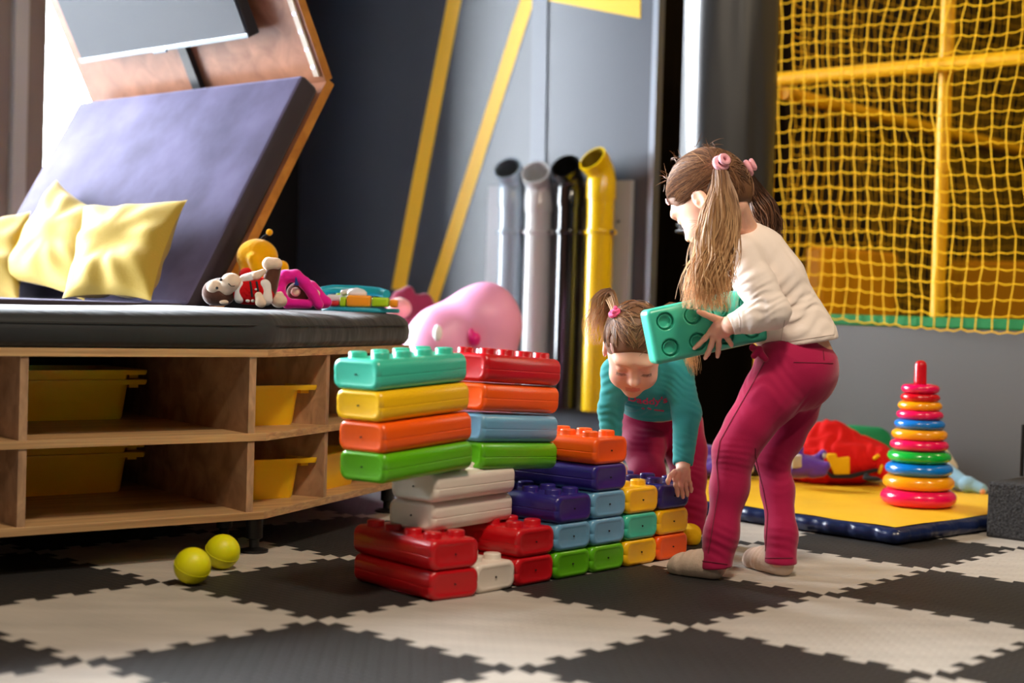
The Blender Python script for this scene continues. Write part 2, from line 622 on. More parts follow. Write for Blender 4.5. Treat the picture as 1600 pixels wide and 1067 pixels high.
for k, (a0, a1) in enumerate(WINDOWS):
    q = MB()
    for (x0, x1, z0, z1) in ((a0, a0 + .05, *WZ), (a1 - .05, a1, *WZ), (a0, a1, WZ[0], WZ[0] + .06), (a0, a1, WZ[1] - .06, WZ[1])):
        q.hexa([P(x0, B_LEFT - .01, z0), P(x0, B_LEFT + .07, z0), P(x1, B_LEFT + .07, z0), P(x1, B_LEFT - .01, z0),
                P(x0, B_LEFT - .01, z1), P(x0, B_LEFT + .07, z1), P(x1, B_LEFT + .07, z1), P(x1, B_LEFT - .01, z1)])
    w = tag(q.build('window_%d' % (k + 1), M['frame'], smooth=0), kind='structure')
    g = MB()
    g.hexa([P(a0 + .05, B_LEFT + .03, WZ[0] + .06), P(a0 + .05, B_LEFT + .036, WZ[0] + .06), P(a1 - .05, B_LEFT + .036, WZ[0] + .06), P(a1 - .05, B_LEFT + .03, WZ[0] + .06),
            P(a0 + .05, B_LEFT + .03, WZ[1] - .06), P(a0 + .05, B_LEFT + .036, WZ[1] - .06), P(a1 - .05, B_LEFT + .036, WZ[1] - .06), P(a1 - .05, B_LEFT + .03, WZ[1] - .06)])
    g.build('window_pane', M['glass'], w, smooth=0)
# painted post between the first two windows
q = MB()
q.hexa([P(3.05, B_LEFT - .03, 0), P(3.05, B_LEFT, 0), P(3.315, B_LEFT, 0), P(3.315, B_LEFT - .03, 0),
        P(3.05, B_LEFT - .03, CEIL), P(3.05, B_LEFT, CEIL), P(3.315, B_LEFT, CEIL), P(3.315, B_LEFT - .03, CEIL)])
tag(q.build('trim_1', M['frame'], smooth=0), kind='structure')
q = MB()
q.hexa([P(3.195, B_LEFT - .06, 0), P(3.195, B_LEFT - .03, 0), P(3.255, B_LEFT - .03, 0), P(3.255, B_LEFT - .06, 0),
        P(3.195, B_LEFT - .06, CEIL), P(3.195, B_LEFT - .03, CEIL), P(3.255, B_LEFT - .03, CEIL), P(3.255, B_LEFT - .06, CEIL)])
tag(q.build('trim_2', M['frame_light'], smooth=0), kind='structure')

# far wall with painted stripes
B_END = 3.463
q = MB()
q.hexa([P(A_BACK, B_END, 0), P(A_BACK, B_LEFT + .1, 0), P(A_BACK + .03, B_LEFT + .1, 0), P(A_BACK + .03, B_END, 0),
        P(A_BACK, B_END, CEIL), P(A_BACK, B_LEFT + .1, CEIL), P(A_BACK + .03, B_LEFT + .1, CEIL), P(A_BACK + .03, B_END, CEIL)])
q.mi = 1
def paint(px, d=0.002):
    pts = [ata(x, y, A_BACK) for x, y in px]
    n = len(pts)
    q.add([p - W * d for p in pts] + [p + W * .001 for p in pts],
          [tuple(range(n)), tuple(range(2 * n - 1, n - 1, -1))] + [(i, n + i, n + (i + 1) % n, (i + 1) % n) for i in range(n)])
paint([(612, 452), (634, 452), (779, -300), (757, -300)])
paint([(664, 474), (684, 474), (931, -300), (908, -300)])
paint([(858, 1), (1001, 29), (1001, -25), (858, -25)])
q.mi = 2
paint([(829, 262), (853, 262), (861, -300), (837, -300)], 0.006)
tag(q.build('wall_back', [M['wall_grey'], M['stripe'], M['wall_strip']], smooth=0), kind='structure')
M['alu'] = mat('corner_profile_metal', (150, 156, 166), 0.35, 0.5, metal=0.7)
q = MB()
q.hexa([P(A_BACK - .012, B_END - .012, 0), P(A_BACK - .012, B_END + .014, 0), P(A_BACK + .03, B_END + .014, 0), P(A_BACK + .03, B_END - .012, 0),
        P(A_BACK - .012, B_END - .012, CEIL), P(A_BACK - .012, B_END + .014, CEIL), P(A_BACK + .03, B_END + .014, CEIL), P(A_BACK + .03, B_END - .012, CEIL)])
tag(q.build('trim_3', M['alu'], smooth=0), kind='structure')

# dark passage and the shell behind the play frame
slab('wall_passage', 5.9, 6.0, 3.17, 4.2, 0, CEIL, M['brown_dark'])
slab('wall_far', 7.6, 7.7, -3.3, 3.2, 0, CEIL, M['brown_dark'])
slab('wall_cage', 5.2, 7.6, 3.10, 3.16, 0, CEIL, M['brown_dark'])
slab('wall_side', A_MIN, 7.7, -3.3, -3.2, 0, CEIL, M['plain'])
slab('wall_front', A_MIN - .1, A_MIN, -3.3, B_LEFT + .1, 0, CEIL, M['plain'])
slab('wall_hidden', A_BACK + .03, 6.0, 4.2, 4.3, 0, CEIL, M['brown_dark'])
slab('ceiling', A_MIN - .1, 7.7, -3.3, B_LEFT + .2, CEIL, CEIL + .1, M['ceil'])
# low grey wall that carries the net
A_NET = 4.86
slab('wall_right', A_NET, A_NET + .08, 0.6, 3.02, 0, 0.572, M['grey_low'])

# ================================================================== storage bench
M['oak'] = wood('oak_laminate', (160, 122, 82), (204, 164, 114), (0.5, 10, 24), 0.45, 5)
M['oak_v'] = wood('oak_laminate_upright', (146, 112, 84), (190, 152, 116), (9, 3, 3), 0.5, 5)
M['black_metal'] = mat('black_metal', (16, 16, 17), 0.4, 0.5)
M['back_board'] = mat('dark_back_board', (30, 25, 20), 0.7, 0.3)
V2 = lambda x, y: Vector((x, y, 0))
bA, bB, bC = V2(-1.9, 2.463), V2(-0.567, 3.50), V2(-0.289, 4.247)
bD, bE, bF = V2(-0.615, 4.92), P(3.27, 5.05), P(0.593, 5.05)
outline = [bA, bB, bC, bD, bE, bF]
e1, e2 = (bA - bB).normalized(), (bC - bB).normalized()
n1, n2 = V2(-e1.y, e1.x), V2(-e2.y, e2.x)
if n1.y < 0: n1 = -n1
if n2.x > 0: n2 = -n2
bench = empty('storage_bench', (-0.9, 4.0, 0), 'long oak shelf bench with open cubbies on short black legs, carrying the dark mattress', 'bench')
ZB, ZM, ZT = 0.089, 0.272, 0.467
def board(z0, name):
    q = MB(); q.prism([(p.x, p.y) for p in outline], z0, z0 + .018)
    return q.build(name, M['oak'], bench, smooth=0, bevel=0.0008, seg=1)
board(ZB, 'base_board'); board(ZM, 'shelf_board'); board(ZT, 'top_board')
def divider(base, inward, along, depth, z0, z1):
    q = MB()
    c = base + inward * (depth / 2 + .004)
    q.box(Vector((c.x, c.y, (z0 + z1) / 2)), (.018, depth, z1 - z0), along, inward, Z)
    q.build('divider', M['oak_v'], bench, smooth=0)
for z0, z1 in ((ZB + .018, ZM), (ZM + .018, ZT)):
    divider(bB + e1 * .036, n1, e1, .78, z0, z1)
    divider(bB + e1 * .572, n1, e1, .78, z0, z1)
    divider(bB + e2 * .312, n2, e2, .44, z0, z1)
    divider(bB + e2 * .70, n2, e2, .40, z0, z1)
    q = MB()
    pth = [bA + n1 * .80, bB + e1 * .03 + n1 * .80, bC + n2 * .45]
    for i in range(len(pth) - 1):
        d = (pth[i + 1] - pth[i]); L = d.length; d.normalize(); nn = V2(-d.y, d.x)
        c = (pth[i] + pth[i + 1]) / 2
        q.box(Vector((c.x, c.y, (z0 + z1) / 2)), (L, .008, z1 - z0), d, nn, Z)
    q.build('back_panel', M['back_board'], bench, smooth=0)
def leg(x, y):
    q = MB()
    q.lathe([(.034, 0), (.034, .006), (.012, .012), (.012, .03), (.020, .034), (.020, ZB)], (x, y, 0), 20)
    q.build('leg', M['black_metal'], bench)
leg(-.60, 3.57); leg(-.346, 4.33); leg(-1.25, 3.10); leg(-1.1, 3.9); leg(-.72, 4.75); leg(-1.75, 3.2); leg(-.70, 3.72)

# bins
M['bin'] = mat('yellow_bin_plastic', (238, 190, 14), 0.38, 0.5)
def make_bin(corner, ang, L, Dp, z0, H, label, group=None):
    """corner = front right lower rim end, the long rim runs from it in direction ang"""
    ax = Vector((math.cos(ang), math.sin(ang), 0)); ay = Vector((ax.y, -ax.x, 0))
    t = empty('storage_bin', (corner.x, corner.y, z0), label, 'storage bin', 'yellow tubs in the bench shelves')
    def rrect(u0, u1, v0, v1, z, r):
        pts = []
        for (cx, cy, a0) in ((u1 - r, v1 - r, 0), (u0 + r, v1 - r, 90), (u0 + r, v0 + r, 180), (u1 - r, v0 + r, 270)):
            for k in range(5):
                a = math.radians(a0 + 22.5 * k)
                p = corner + ax * (cx + r * math.cos(a)) + ay * (cy + r * math.sin(a))
                pts.append((p.x, p.y, z))
        return pts
    o = .042
    q = MB()
    tp, zt = .014, z0 + H
    q.rings([rrect(o + tp, L - o - tp, .008 + tp, Dp - .012 - tp, z0, .02), rrect(o + tp - .004, L - o - tp + .004, .006 + tp, Dp - .01 - tp, z0 + .006, .024),
             rrect(o, L - o, .008, Dp - .012, zt - .004, .028), rrect(o + .004, L - o - .004, .012, Dp - .016, zt, .026),
             rrect(o + .004 + tp, L - o - .004 - tp, .012 + tp, Dp - .016 - tp, z0 + .006, .02)], True, True)
    q.build('tub', M['bin'], t)
    q = MB()
    q.rings([rrect(.003, L - .003, 0.001, Dp - .001, zt - .012, .012), rrect(0, L, 0, Dp, zt - .006, .012), rrect(0, L, 0, Dp, zt, .012),
             rrect(o, L - o, .010, Dp - .014, zt, .026), rrect(o, L - o, .010, Dp - .014, zt - .012, .026)], closed=True)
    q.build('rim', M['bin'], t)
    for u in (.010, L - .034):
        q = MB()
        c = corner + ax * (u + .012) + ay * (Dp / 2); q.box((c.x, c.y, zt - .017), (.024, Dp * .7, .010), ax, ay, Z)
        q.build('runner', M['bin'], t)
    return t
d1 = math.atan2(e1.y, e1.x)
for z, nm in ((ZM + .018, 'upper'), (ZB + .018, 'lower')):
    zz = z
    c = D(232, 594, 3.80); c.z = 0
    make_bin(c, d1, .46, .26, zz, .100, 'yellow tub in shade in the long %s cubby, the under one of its nested pair' % nm)
    make_bin(c + n1 * .001, d1, .46, .26, zz + .0245, .100, 'yellow tub in shade in the long %s cubby, nested in another tub' % nm)
c = D(498, 602, 3.785); c.z = 0
make_bin(c, d1, .235, .20, ZM + .018, .100, 'bright yellow tub in the upper cubby of the angled bench end')
c = D(498, 714, 3.785); c.z = 0
make_bin(c, d1, .235, .20, ZB + .018, .100, 'bright yellow tub in the lower cubby of the angled bench end')
c = bB + e2 * .665 + n2 * .05
make_bin(c, math.atan2(-e2.y, -e2.x), .30, .24, ZB + .018, .096, 'yellow tub in the lowest cubby, mostly hidden behind the left block tower')

# mattress
M['matt'] = mat('dark_grey_velour', (36, 38, 41), 0.62, 0.35, bump=0.55, bscale=9, sheen=0.35, stretch=(1, 2.2, 1), detail=2)
M['seam'] = mat('mattress_seam', (44, 46, 46), 0.7)
q = MB()
def inset(poly, d):
    out = []
    n = len(poly)
    for i in range(n):
        p0, p1, p2 = poly[i - 1], poly[i], poly[(i + 1) % n]
        u, v = (p1 - p0).normalized(), (p2 - p1).normalized()
        a, b = V2(-u.y, u.x), V2(-v.y, v.x)
        m = (a + b).normalized()
        out.append(p1 + m * (d / max(.3, m.dot(a))))
    return out
rs = []
Zm0 = ZT + .018
prof = [(.030, 0.0), (.008, .004), (-.002, .018), (-.004, .040), (.000, .058), (.010, .072), (.030, .082), (.08, .088), (.3, .092)]
for d, z in prof:
    pl = inset(outline, d)
    ring = []
    for i in range(len(pl)):
        a, b = pl[i], pl[(i + 1) % len(pl)]
        nseg = 26
        for k in range(nseg):
            t = (k + .5) / nseg
            # rounded corners
            p = a.lerp(b, t)
            ring.append((p.x, p.y, Zm0 + z + (.004 * math.sin(7 * t + i) * (z > .05))))
    rs.append(ring)
cen = P(2.2, 3.5)
base_ring = rs[-1]
for t in (.15, .3, .45, .6, .75, .9, .97):
    rs.append([(x + (cen.x - x) * t, y + (cen.y - y) * t, z) for x, y, z in base_ring])
def sag(x, y):       # the mattress sinks under the seat cushion
    b = x * N.x + y * N.y
    k = min(max((b - 3.16) / .24, 0), 1)
    return .024 * k * k * (3 - 2 * k)
rs = [[(x, y, z - sag(x, y) * min(1, max(0, (z - Zm0 - .05) / .03))) for x, y, z in r] for r in rs]
q.rings(rs)
seat_mattress = tag(q.build('bench_mattress', M['matt'], smooth=60), 'dark grey velour mattress covering the top of the oak bench', 'mattress')
q = MB()
pl = inset(outline, -.0045)
q.tube([Vector((p.x, p.y, Zm0 + .056)) for p in [pl[0].lerp(pl[1], .3), pl[0].lerp(pl[1], .97), pl[1].lerp(pl[2], .06), pl[1].lerp(pl[2], .95)]], .0016, 6)
q.build('piping', M['seam'], seat_mattress)
ZS = Zm0 + .090

# lavender seat cushion in front of the backrest
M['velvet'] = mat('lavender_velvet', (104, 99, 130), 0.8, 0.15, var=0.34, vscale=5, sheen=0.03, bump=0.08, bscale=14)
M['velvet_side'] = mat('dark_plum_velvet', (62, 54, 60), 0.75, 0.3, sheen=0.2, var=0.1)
a0p, b0p = 2.52, 3.415
def rbox(q, corners, z0, z1, r):
    c = [Vector(p) for p in corners]
    for d, z in ((r, z0), (r * .3, z0 + r * .3), (0, z0 + r), (0, z1 - r), (r * .3, z1 - r * .3), (r, z1)):
        pass
    rings = []
    for d, z in ((r, z0), (r * .3, z0 + r * .3), (0, z0 + r), (0, z1 - r), (r * .3, z1 - r * .3), (r, z1)):
        cen = sum(c, Vector()) / len(c)
        rings.append([Vector((*(p + (cen - p).normalized() * d * 1.4).xy, z)) for p in c])
    q.rings(rings)
q = MB()
rbox(q, [P(1.55, b0p), P(a0p - .01, b0p), P(a0p - .01, b0p + 1.2), P(1.55, b0p + 1.2)], ZS - .0235, ZS + .010, .008)
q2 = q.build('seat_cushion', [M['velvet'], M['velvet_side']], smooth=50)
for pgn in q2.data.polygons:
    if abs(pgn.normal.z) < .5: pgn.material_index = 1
tag(q2, 'thin lavender velvet seat cushion lying on the dark mattress under the yellow pillows', 'cushion')

# leaning backrest: wooden hood + velvet pad
P0 = Vector((-0.9, 4.15, ZS + .004))
LN = math.radians(30)
pu = W * math.sin(LN) + Z * math.cos(LN)
pb = W * math.cos(LN) - Z * math.sin(LN)       # away from the sitter
pe = N
PT = .078
M['hood'] = wood('reddish_oak_veneer', (140, 88, 62), (176, 118, 88), (3, 3, 3), 0.28, 4)
M['hood_edge'] = wood('orange_oak_edge', (176, 112, 44), (204, 138, 60), (3, 3, 3), 0.4, 6)
hood = empty('wooden_hood', P0 + pb * .09, 'folded reddish oak hood leaning back behind the lavender pad and bending over the seat', 'hood')
HL, LE = .83, 1.225
def slabv(q, o, u, lu, v, lv, w, lw):
    q.hexa([o, o + u * lu, o + u * lu + v * lv, o + v * lv, o + w * lw, o + u * lu + w * lw, o + u * lu + v * lv + w * lw, o + v * lv + w * lw])
q = MB()
slabv(q, P0 + pb * (PT + .001) - pe * .004, pe, LE, pu, HL + .012, pb, .03)
o = q.build('back_board', [M['hood'], M['hood_edge']], hood, smooth=0)
clip_below(o, ZS + .0005)
for pg in o.data.polygons:
    if abs(pg.normal.dot(pb)) < .5: pg.material_index = 1
HB = math.radians(28)
hd = -W * math.sin(HB) + Z * math.cos(HB)
hm = -W * math.cos(HB) - Z * math.sin(HB)        # down towards the sitter
F0 = P0 + pb * PT + pu * HL
q = MB()
slabv(q, F0 - pe * .004, pe, LE, hd, 1.15, -hm, .028)
o = q.build('canopy_board', [M['hood'], M['hood_edge']], hood, smooth=0)
for pg in o.data.polygons:
    if abs(pg.normal.dot(hm)) < .5: pg.material_index = 1
M['led_body'] = mat('led_profile', (206, 190, 170), 0.4)
M['led'] = mat('led_light', (190, 190, 255), 0.4, emit=6.0)
q = MB()
slabv(q, F0 + hd * .02 + pe * .012 + hm * .001, pe, .022, hd, 1.1, hm, .006)
led = q.build('led_strip', M['led_body'], hood, smooth=0)
q = MB()
for k in range(14):
    if k in (4, 5): continue
    q.ball(F0 + hd * (.05 + .055 * k) + pe * .023 + hm * .008, .0055, 10, 6)
q.build('led_lamp', M['led'], led)
# velvet pad
q = MB()
def pad(q, o, L, H, th, r):
    prof = [(r, 0), (r * .3, r * .3), (0, r), (0, th - r), (r * .3, th - r * .3), (r, th)]
    rings = []
    for d, t in prof:
        pts = []
        for (cx, cy, a0) in ((L - r, H - r, 0), (r, H - r, 90), (r, r, 180), (L - r, r, 270)):
            for k in range(5):
                a = math.radians(a0 + 22.5 * k)
                rr = r - d
                pts.append(o + pe * (cx + rr * math.cos(a)) + pu * (cy + rr * math.sin(a)) + pb * (th - t))
        rings.append(pts)
    q.rings(rings)
pad(q, P0 + pe * .002, 1.185, .80, PT - .002, .016)
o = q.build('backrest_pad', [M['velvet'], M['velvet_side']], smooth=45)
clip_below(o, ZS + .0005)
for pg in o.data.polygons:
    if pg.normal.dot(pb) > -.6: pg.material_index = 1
tag(o, 'big lavender velvet backrest pad leaning against the oak hood', 'cushion')

# screen under the hood
M['bezel'] = mat('tv_bezel', (40, 42, 46), 0.3, 0.5)
M['bezel_s'] = mat('tv_silver_edge', (150, 160, 168), 0.25, 0.5, metal=0.6)
M['screen'] = mat('tv_screen', (72, 76, 82), 0.12, 0.5)
TO = .065
def hood_pt(x, y, off):      # the spot on the hood plane (lifted by off) seen at x, y
    r = ray(x, y); c = Vector((0, 0, CAMH))
    return c + r * ((F0 + hm * off - c).dot(hm) / r.dot(hm))
tb = hood_pt(389, 57, TO)
er = (tb - F0 - hm * TO).dot(pe); sr = (tb - F0 - hm * TO).dot(hd)
tl = hood_pt(128, 100, TO)
el = (tl - F0 - hm * TO).dot(pe); sl_ = (tl - F0 - hm * TO).dot(hd)
TVL, TVH = max(.5, el - er), .52
s0 = (sr + sl_) / 2
tvo = F0 + hm * TO + pe * er + hd * s0
tv = empty('television', tvo - hm * .04, 'flat screen television with a pale screen mounted under the oak hood', 'television')
q = MB(); slabv(q, tvo - hm * .045, pe, TVL, hd, TVH, hm, .042); q.build('housing', M['bezel'], tv, smooth=0, bevel=.004)
q = MB(); slabv(q, tvo - hm * .002, pe, TVL, hd, .014, hm, .006); q.build('lower_bezel', M['bezel_s'], tv, smooth=0, bevel=.001, seg=1)
q = MB(); slabv(q, tvo - hm * .002 + pe * (TVL * .46) - hd * .006, pe, .07, hd, .012, hm, .007); q.build('sensor_bar', M['bezel_s'], tv, smooth=0, bevel=.002)
q = MB(); slabv(q, tvo - hm * .0025 + pe * .008 + hd * .014, pe, TVL - .016, hd, TVH - .022, hm, .003); q.build('screen', M['screen'], tv, smooth=0)
q = MB(); slabv(q, F0 + hm * .001 + pe * (er + TVL * .42) + hd * .0, pe, .045, hd, s0 + .3, hm, .02); q.build('mounting_bracket', M['bezel'], tv, smooth=0, bevel=.002)

# pillows
M['pillow'] = mat('mustard_cotton', (186, 156, 60), 0.8, 0.2, bump=0.12, bscale=120, sheen=0.15)
def panel_pt(x, y, off):
    r = ray(x, y); c = Vector((0, 0, CAMH))
    return c + r * ((P0 - pb * off - c).dot(pb) / r.dot(pb))
def pillow(corners, offs, th, label, seed):
    c = [panel_pt(x, y, o) for (x, y), o in zip(corners, offs)]     # TL TR BR BL
    q = MB()
    n = 44
    nrm = (c[1] - c[0]).cross(c[3] - c[0]).normalized()
    if nrm.dot(pb) > 0: nrm = -nrm
    rg = np.random.default_rng(seed)
    ws = [(rg.uniform(2, 7), rg.uniform(2, 7), rg.uniform(0, 6.28), rg.uniform(.4, 1)) for _ in range(5)]
    rows = []
    for side in (1, -1):
        grid = []
        for j in range(n + 1):
            row = []
            for i in range(n + 1):
                u, v = i / n, j / n
                su, sv = 2 * u - 1, 2 * v - 1
                # edges bow inwards between the pointed corners
                uu = .5 + .5 * su * (1 - .10 * (1 - sv * sv))
                vv = .5 + .5 * sv * (1 - .10 * (1 - su * su))
                p = (c[0] * (1 - uu) + c[1] * uu) * (1 - vv) + (c[3] * (1 - uu) + c[2] * uu) * vv
                e = max(0, (1 - abs(su) ** 2.6)) ** .55 * max(0, (1 - abs(sv) ** 2.6)) ** .55
                wr = sum(a * math.sin(k1 * su + k2 * sv + ph + 1.5 * math.sin(2 * su - 3 * sv + ph)) for k1, k2, ph, a in ws) * .0035
                # creases running in from the corners
                rad = (1 - e) * e * 4
                cr = .006 * rad * math.sin(9 * math.atan2(sv, su) + seed)
                p = p + nrm * side * (th * e + (wr + cr) * e ** .5)
                row.append(p)
            grid.append(row)
        rows.append(grid)
    for k, grid in enumerate(rows):
        v = [p for r in grid for p in r]
        f = []
        for j in range(n):
            for i in range(n):
                a, b, cc, d = j * (n + 1) + i, j * (n + 1) + i + 1, (j + 1) * (n + 1) + i + 1, (j + 1) * (n + 1) + i
                f.append((a, b, cc, d) if k == 0 else (d, cc, b, a))
        q.add(v, f)
    return tag(q.build('throw_pillow', M['pillow'], smooth=80), label, 'pillow', 'yellow pillows on the bench seat')
pillow([(131, 322), (293, 312), (236, 470), (97, 466)], [.10, .07, .13, .17], .058, 'mustard yellow pillow on the seat nearest the dark backrest edge, rightmost of the three', 3)
pillow([(88, 281), (176, 338), (132, 470), (-8, 436)], [.05, .06, .09, .10], .058, 'mustard yellow pillow with its corner pointing up, middle one of the three', 11)
pillow([(-70, 352), (48, 330), (30, 470), (-90, 476)], [.05, .05, .10, .12], .055, 'yellow pillow cut off by the left picture edge, leftmost of the three', 23)

# ================================================================== speaking pipes
M['board_w'] = mat('white_board', (168, 170, 175), 0.5)
M['screw'] = mat('screw_steel', (120, 120, 122), 0.35, 0.5, metal=0.9)
q = MB()
pA = [ata(768, 284, A_BACK), ata(992, 282, A_BACK)]
zt, zb_ = pA[1].z, 0.20
bl, br = pA[0].dot(N), pA[1].dot(N)
q.hexa([P(A_BACK - .022, br, zb_), P(A_BACK - .022, bl, zb_), P(A_BACK - .0005, bl, zb_), P(A_BACK - .0005, br, zb_),
        P(A_BACK - .022, br, zt), P(A_BACK - .022, bl, zt), P(A_BACK - .0005, bl, zt), P(A_BACK - .0005, br, zt)])
backing = tag(q.build('pipe_board', M['board_w'], smooth=0, bevel=.002), 'pale backing board screwed to the grey wall behind the four upright pipes', 'board')
for (x, y) in ((966, 346), (968, 520)):
    q = MB()
    p = ata(x, y, A_BACK - .024); q.lathe([(.006, -.002), (.006, .002), (.003, .004)], p, 12, -W)
    q.build('screw', M['screw'], backing)
A_P = A_BACK - .022 - .068
def pipe(pxc, pytop, rgb, label, turn, rough=.22, r=.053):
    m = mat('pipe_plastic', rgb, rough, 0.5, coat=.3)
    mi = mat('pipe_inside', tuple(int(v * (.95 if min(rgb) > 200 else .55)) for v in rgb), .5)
    base = ata(pxc, 450, A_P); base.z = 0
    top = ata(pxc, pytop, A_P)
    d = (-W * math.cos(turn) + N * math.sin(turn))
    zc = top.z - .165
    z0 = .205
    t = empty('speaking_pipe', Vector((base.x, base.y, z0)), label, 'pipe', 'upright plastic pipes on the wall board')
    q = MB()
    q.lathe([(r, z0), (r, zc + .02)], (base.x, base.y, 0), 28, cap=False)
    q.lathe([(r - .004, z0), (r - .004, zc + .02)], (base.x, base.y, 0), 28, cap=False)
    q.lathe([(r - .004, z0), (r, z0)], (base.x, base.y, 0), 28, cap=False)
    q.build('pipe_body', m, t)
    q = MB()
    pts = [Vector((base.x, base.y, zc - .03)), Vector((base.x, base.y, zc + .045))]
    R = .075
    for k in range(1, 7):
        a = math.radians(52 * k / 6)
        pts.append(Vector((base.x, base.y, zc + .045)) + d * (R * (1 - math.cos(a))) + Z * (R * math.sin(a)))
    a = math.radians(52)
    dirn = d * math.sin(a) + Z * math.cos(a)
    pts.append(pts[-1] + dirn * .035)
    rr = [r + .005] * 2 + [r + .001] * 5 + [r + .006, r + .006]
    rr = rr[:len(pts)]
    n = 28
    q.tube(pts, rr, n, cap=False, up=d.cross(Z))
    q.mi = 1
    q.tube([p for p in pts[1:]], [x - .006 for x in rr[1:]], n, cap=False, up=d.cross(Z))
    q.mi = 0
    # mouth rim
    x = dirn.cross(d.cross(Z)).normalized(); y = dirn.cross(x)
    e = pts[-1]
    q.rings([[e + (x * math.cos(2 * math.pi * i / n) + y * math.sin(2 * math.pi * i / n)) * ro for i in range(n)] for ro in (rr[-1], rr[-1] - .006)], False, False)
    q.build('elbow', [m, mi], t)
    zcl = ata(pxc, 363, A_P).z
    q = MB()
    q.torus((base.x, base.y, zcl), r + .002, .006, 1.6, 32, 8)
    s = -N if True else N
    for sgn in (1, -1):
        q.box(Vector((base.x, base.y, zcl)) + N * sgn * (r + .010), (.022, .02, .018), N, W, Z)
    q.box(Vector((base.x, base.y, zcl)) + W * (r + .009), (.024, .022, .016), W, N, Z)
    q.build('clamp', m, t)
    q = MB()
    q.lathe([(.008, 0), (.008, .008), (.004, .010)], Vector((base.x, base.y, zcl)) - N * (r + .016) - W * .008, 12, -W)
    q.build('bolt', M['screw'], t)
    return t
pipe(796, 250, (150, 164, 176), 'blue grey plastic pipe, leftmost of the four wall pipes', -.3)
pipe(838, 256, (206, 207, 207), 'white plastic pipe with a white angled mouth, between grey and black pipe', -.4)
pipe(887, 246, (14, 13, 14), 'black glossy plastic pipe, between the white and the yellow pipe', -.25, .15)
pipe(935, 234, (236, 194, 8), 'yellow plastic pipe with an angled mouth, tallest of the four wall pipes', .12)

# ================================================================== hanging bag, net and frame
M['vinyl'] = mat('black_vinyl', (26, 27, 31), 0.45, 0.9, bump=0.5, bscale=6, stretch=(1, 1, .35), detail=2, coat=.3)
bc = D(1138, 150, 4.95)
bag = empty('punching_bag', (bc.x, bc.y, .845), 'hanging black vinyl punching bag with a rounded bottom, left of the yellow net', 'punching bag')
q = MB()
rs = []
n = 64
RB = .152
for k in range(40):
    z = .845 + 1.45 * (k / 39)
    h = z - .845
    r = RB * (min(1, (h / .03)) ** .35 if h < .03 else 1)
    if k == 0: r = RB * .80
    ring = []
    for i in range(n):
        a = 2 * math.pi * i / n
        w_ = 1 + .030 * math.sin(3 * a + 2.2 * z) + .022 * math.sin(7 * a - 1.7 * z + 1) + .007 * math.sin(13 * a + 5 * z)
        ring.append((bc.x + r * w_ * math.cos(a), bc.y + r * w_ * math.sin(a), z))
    rs.append(ring)
q.rings(rs)
q.build('bag_body', M['vinyl'], bag, smooth=60)
q = MB(); q.torus((bc.x, bc.y, .868), RB * 1.015, .0045, 1, 48, 8); q.torus((bc.x, bc.y, .888), RB * 1.02, .003, 1, 48, 8)
q.build('seam', M['vinyl'], bag)
q = MB()
for k in range(4):
    a = math.pi / 4 + k * math.pi / 2
    q.tube([(bc.x + RB * .9 * math.cos(a), bc.y + RB * .9 * math.sin(a), 2.29), (bc.x, bc.y, 2.7)], .006, 8)
q.tube([(bc.x, bc.y, 2.7), (bc.x, bc.y, CEIL)], .008, 8)
q.build('chain', M['screw'], bag)

M['net'] = mat('yellow_net_cord', (240, 186, 24), 0.7, 0.2)
M['tube_y'] = mat('yellow_foam_tube', (232, 172, 14), 0.45, 0.4)
M['pad_y'] = mat('orange_yellow_pad', (224, 152, 12), 0.5, 0.4)
M['pad_g'] = mat('green_pad', (18, 118, 56), 0.5, 0.4)
def net(name, org, ax, L, z0, z1, cell, r, label, seed, sag=.006):
    """square mesh of knotted cords"""
    rg = np.random.default_rng(seed)
    nx, nz = int(L / cell), int((z1 - z0) / cell)
    nrm = ax.cross(Z)
    g = {}
    ph = rg.uniform(0, 6, 6)
    for i in range(nx + 1):
        for j in range(nz + 1):
            x, z = i * cell, z0 + j * cell
            dx = .35 * cell * math.sin(z * 5.2 + ph[0] + x * 1.3) + .25 * cell * math.sin(x * 7 + z * 9 + ph[1]) + rg.normal() * cell * .05
            dz = .30 * cell * math.sin(x * 4.2 + ph[2]) + rg.normal() * cell * .05
            dn = .014 * math.sin(x * 6 + z * 4 + ph[3]) + rg.normal() * .003
            g[i, j] = org + ax * (x + dx) + Z * (z + dz) + nrm * dn
    q = MB()
    for i in range(nx + 1):
        q.tube([g[i, j] for j in range(nz + 1)], r, 4)
    for j in range(nz + 1):
        pts = []
        for i in range(nx):
            pts.append(g[i, j])
            pts.append((g[i, j] + g[i + 1, j]) / 2 - Z * sag * cell / .05)
        pts.append(g[nx, j])
        q.tube(pts, r, 4)
    return tag(q.build(name, M['net'], smooth=60), label, 'net')
u_ = -N
net('safety_net', P(A_NET - .028, 3.06), u_, 1.95, .585, 2.25, .0525, .0022, 'knotted yellow safety net stretched above the grey low wall, nearest of the nets', 1)
net('safety_net', P(5.02, 3.02), W, 2.3, .62, 2.4, .056, .0021, 'yellow net closing the left side of the play frame, behind the front net', 2)
net('safety_net', P(7.45, 3.0), u_, 4.0, .60, 2.8, .062, .0025, 'yellow net at the dim far end of the play frame', 3)
frame = empty('climbing_structure', P(A_NET + .05, 3.0), 'yellow foam covered tubes of the climbing area behind the yellow net', 'climbing frame')
def bar(p, q_, name='bar', r=.026):
    m = MB(); m.tube([p, q_], r, 18); m.build(name, M['tube_y'], frame)
zb1 = ata(1215, 124, A_NET + .04).z
bar(P(A_NET + .04, 3.02, zb1), P(A_NET + .04, 0.7, zb1))
zb2 = ata(1215, 139, A_NET + .02).z
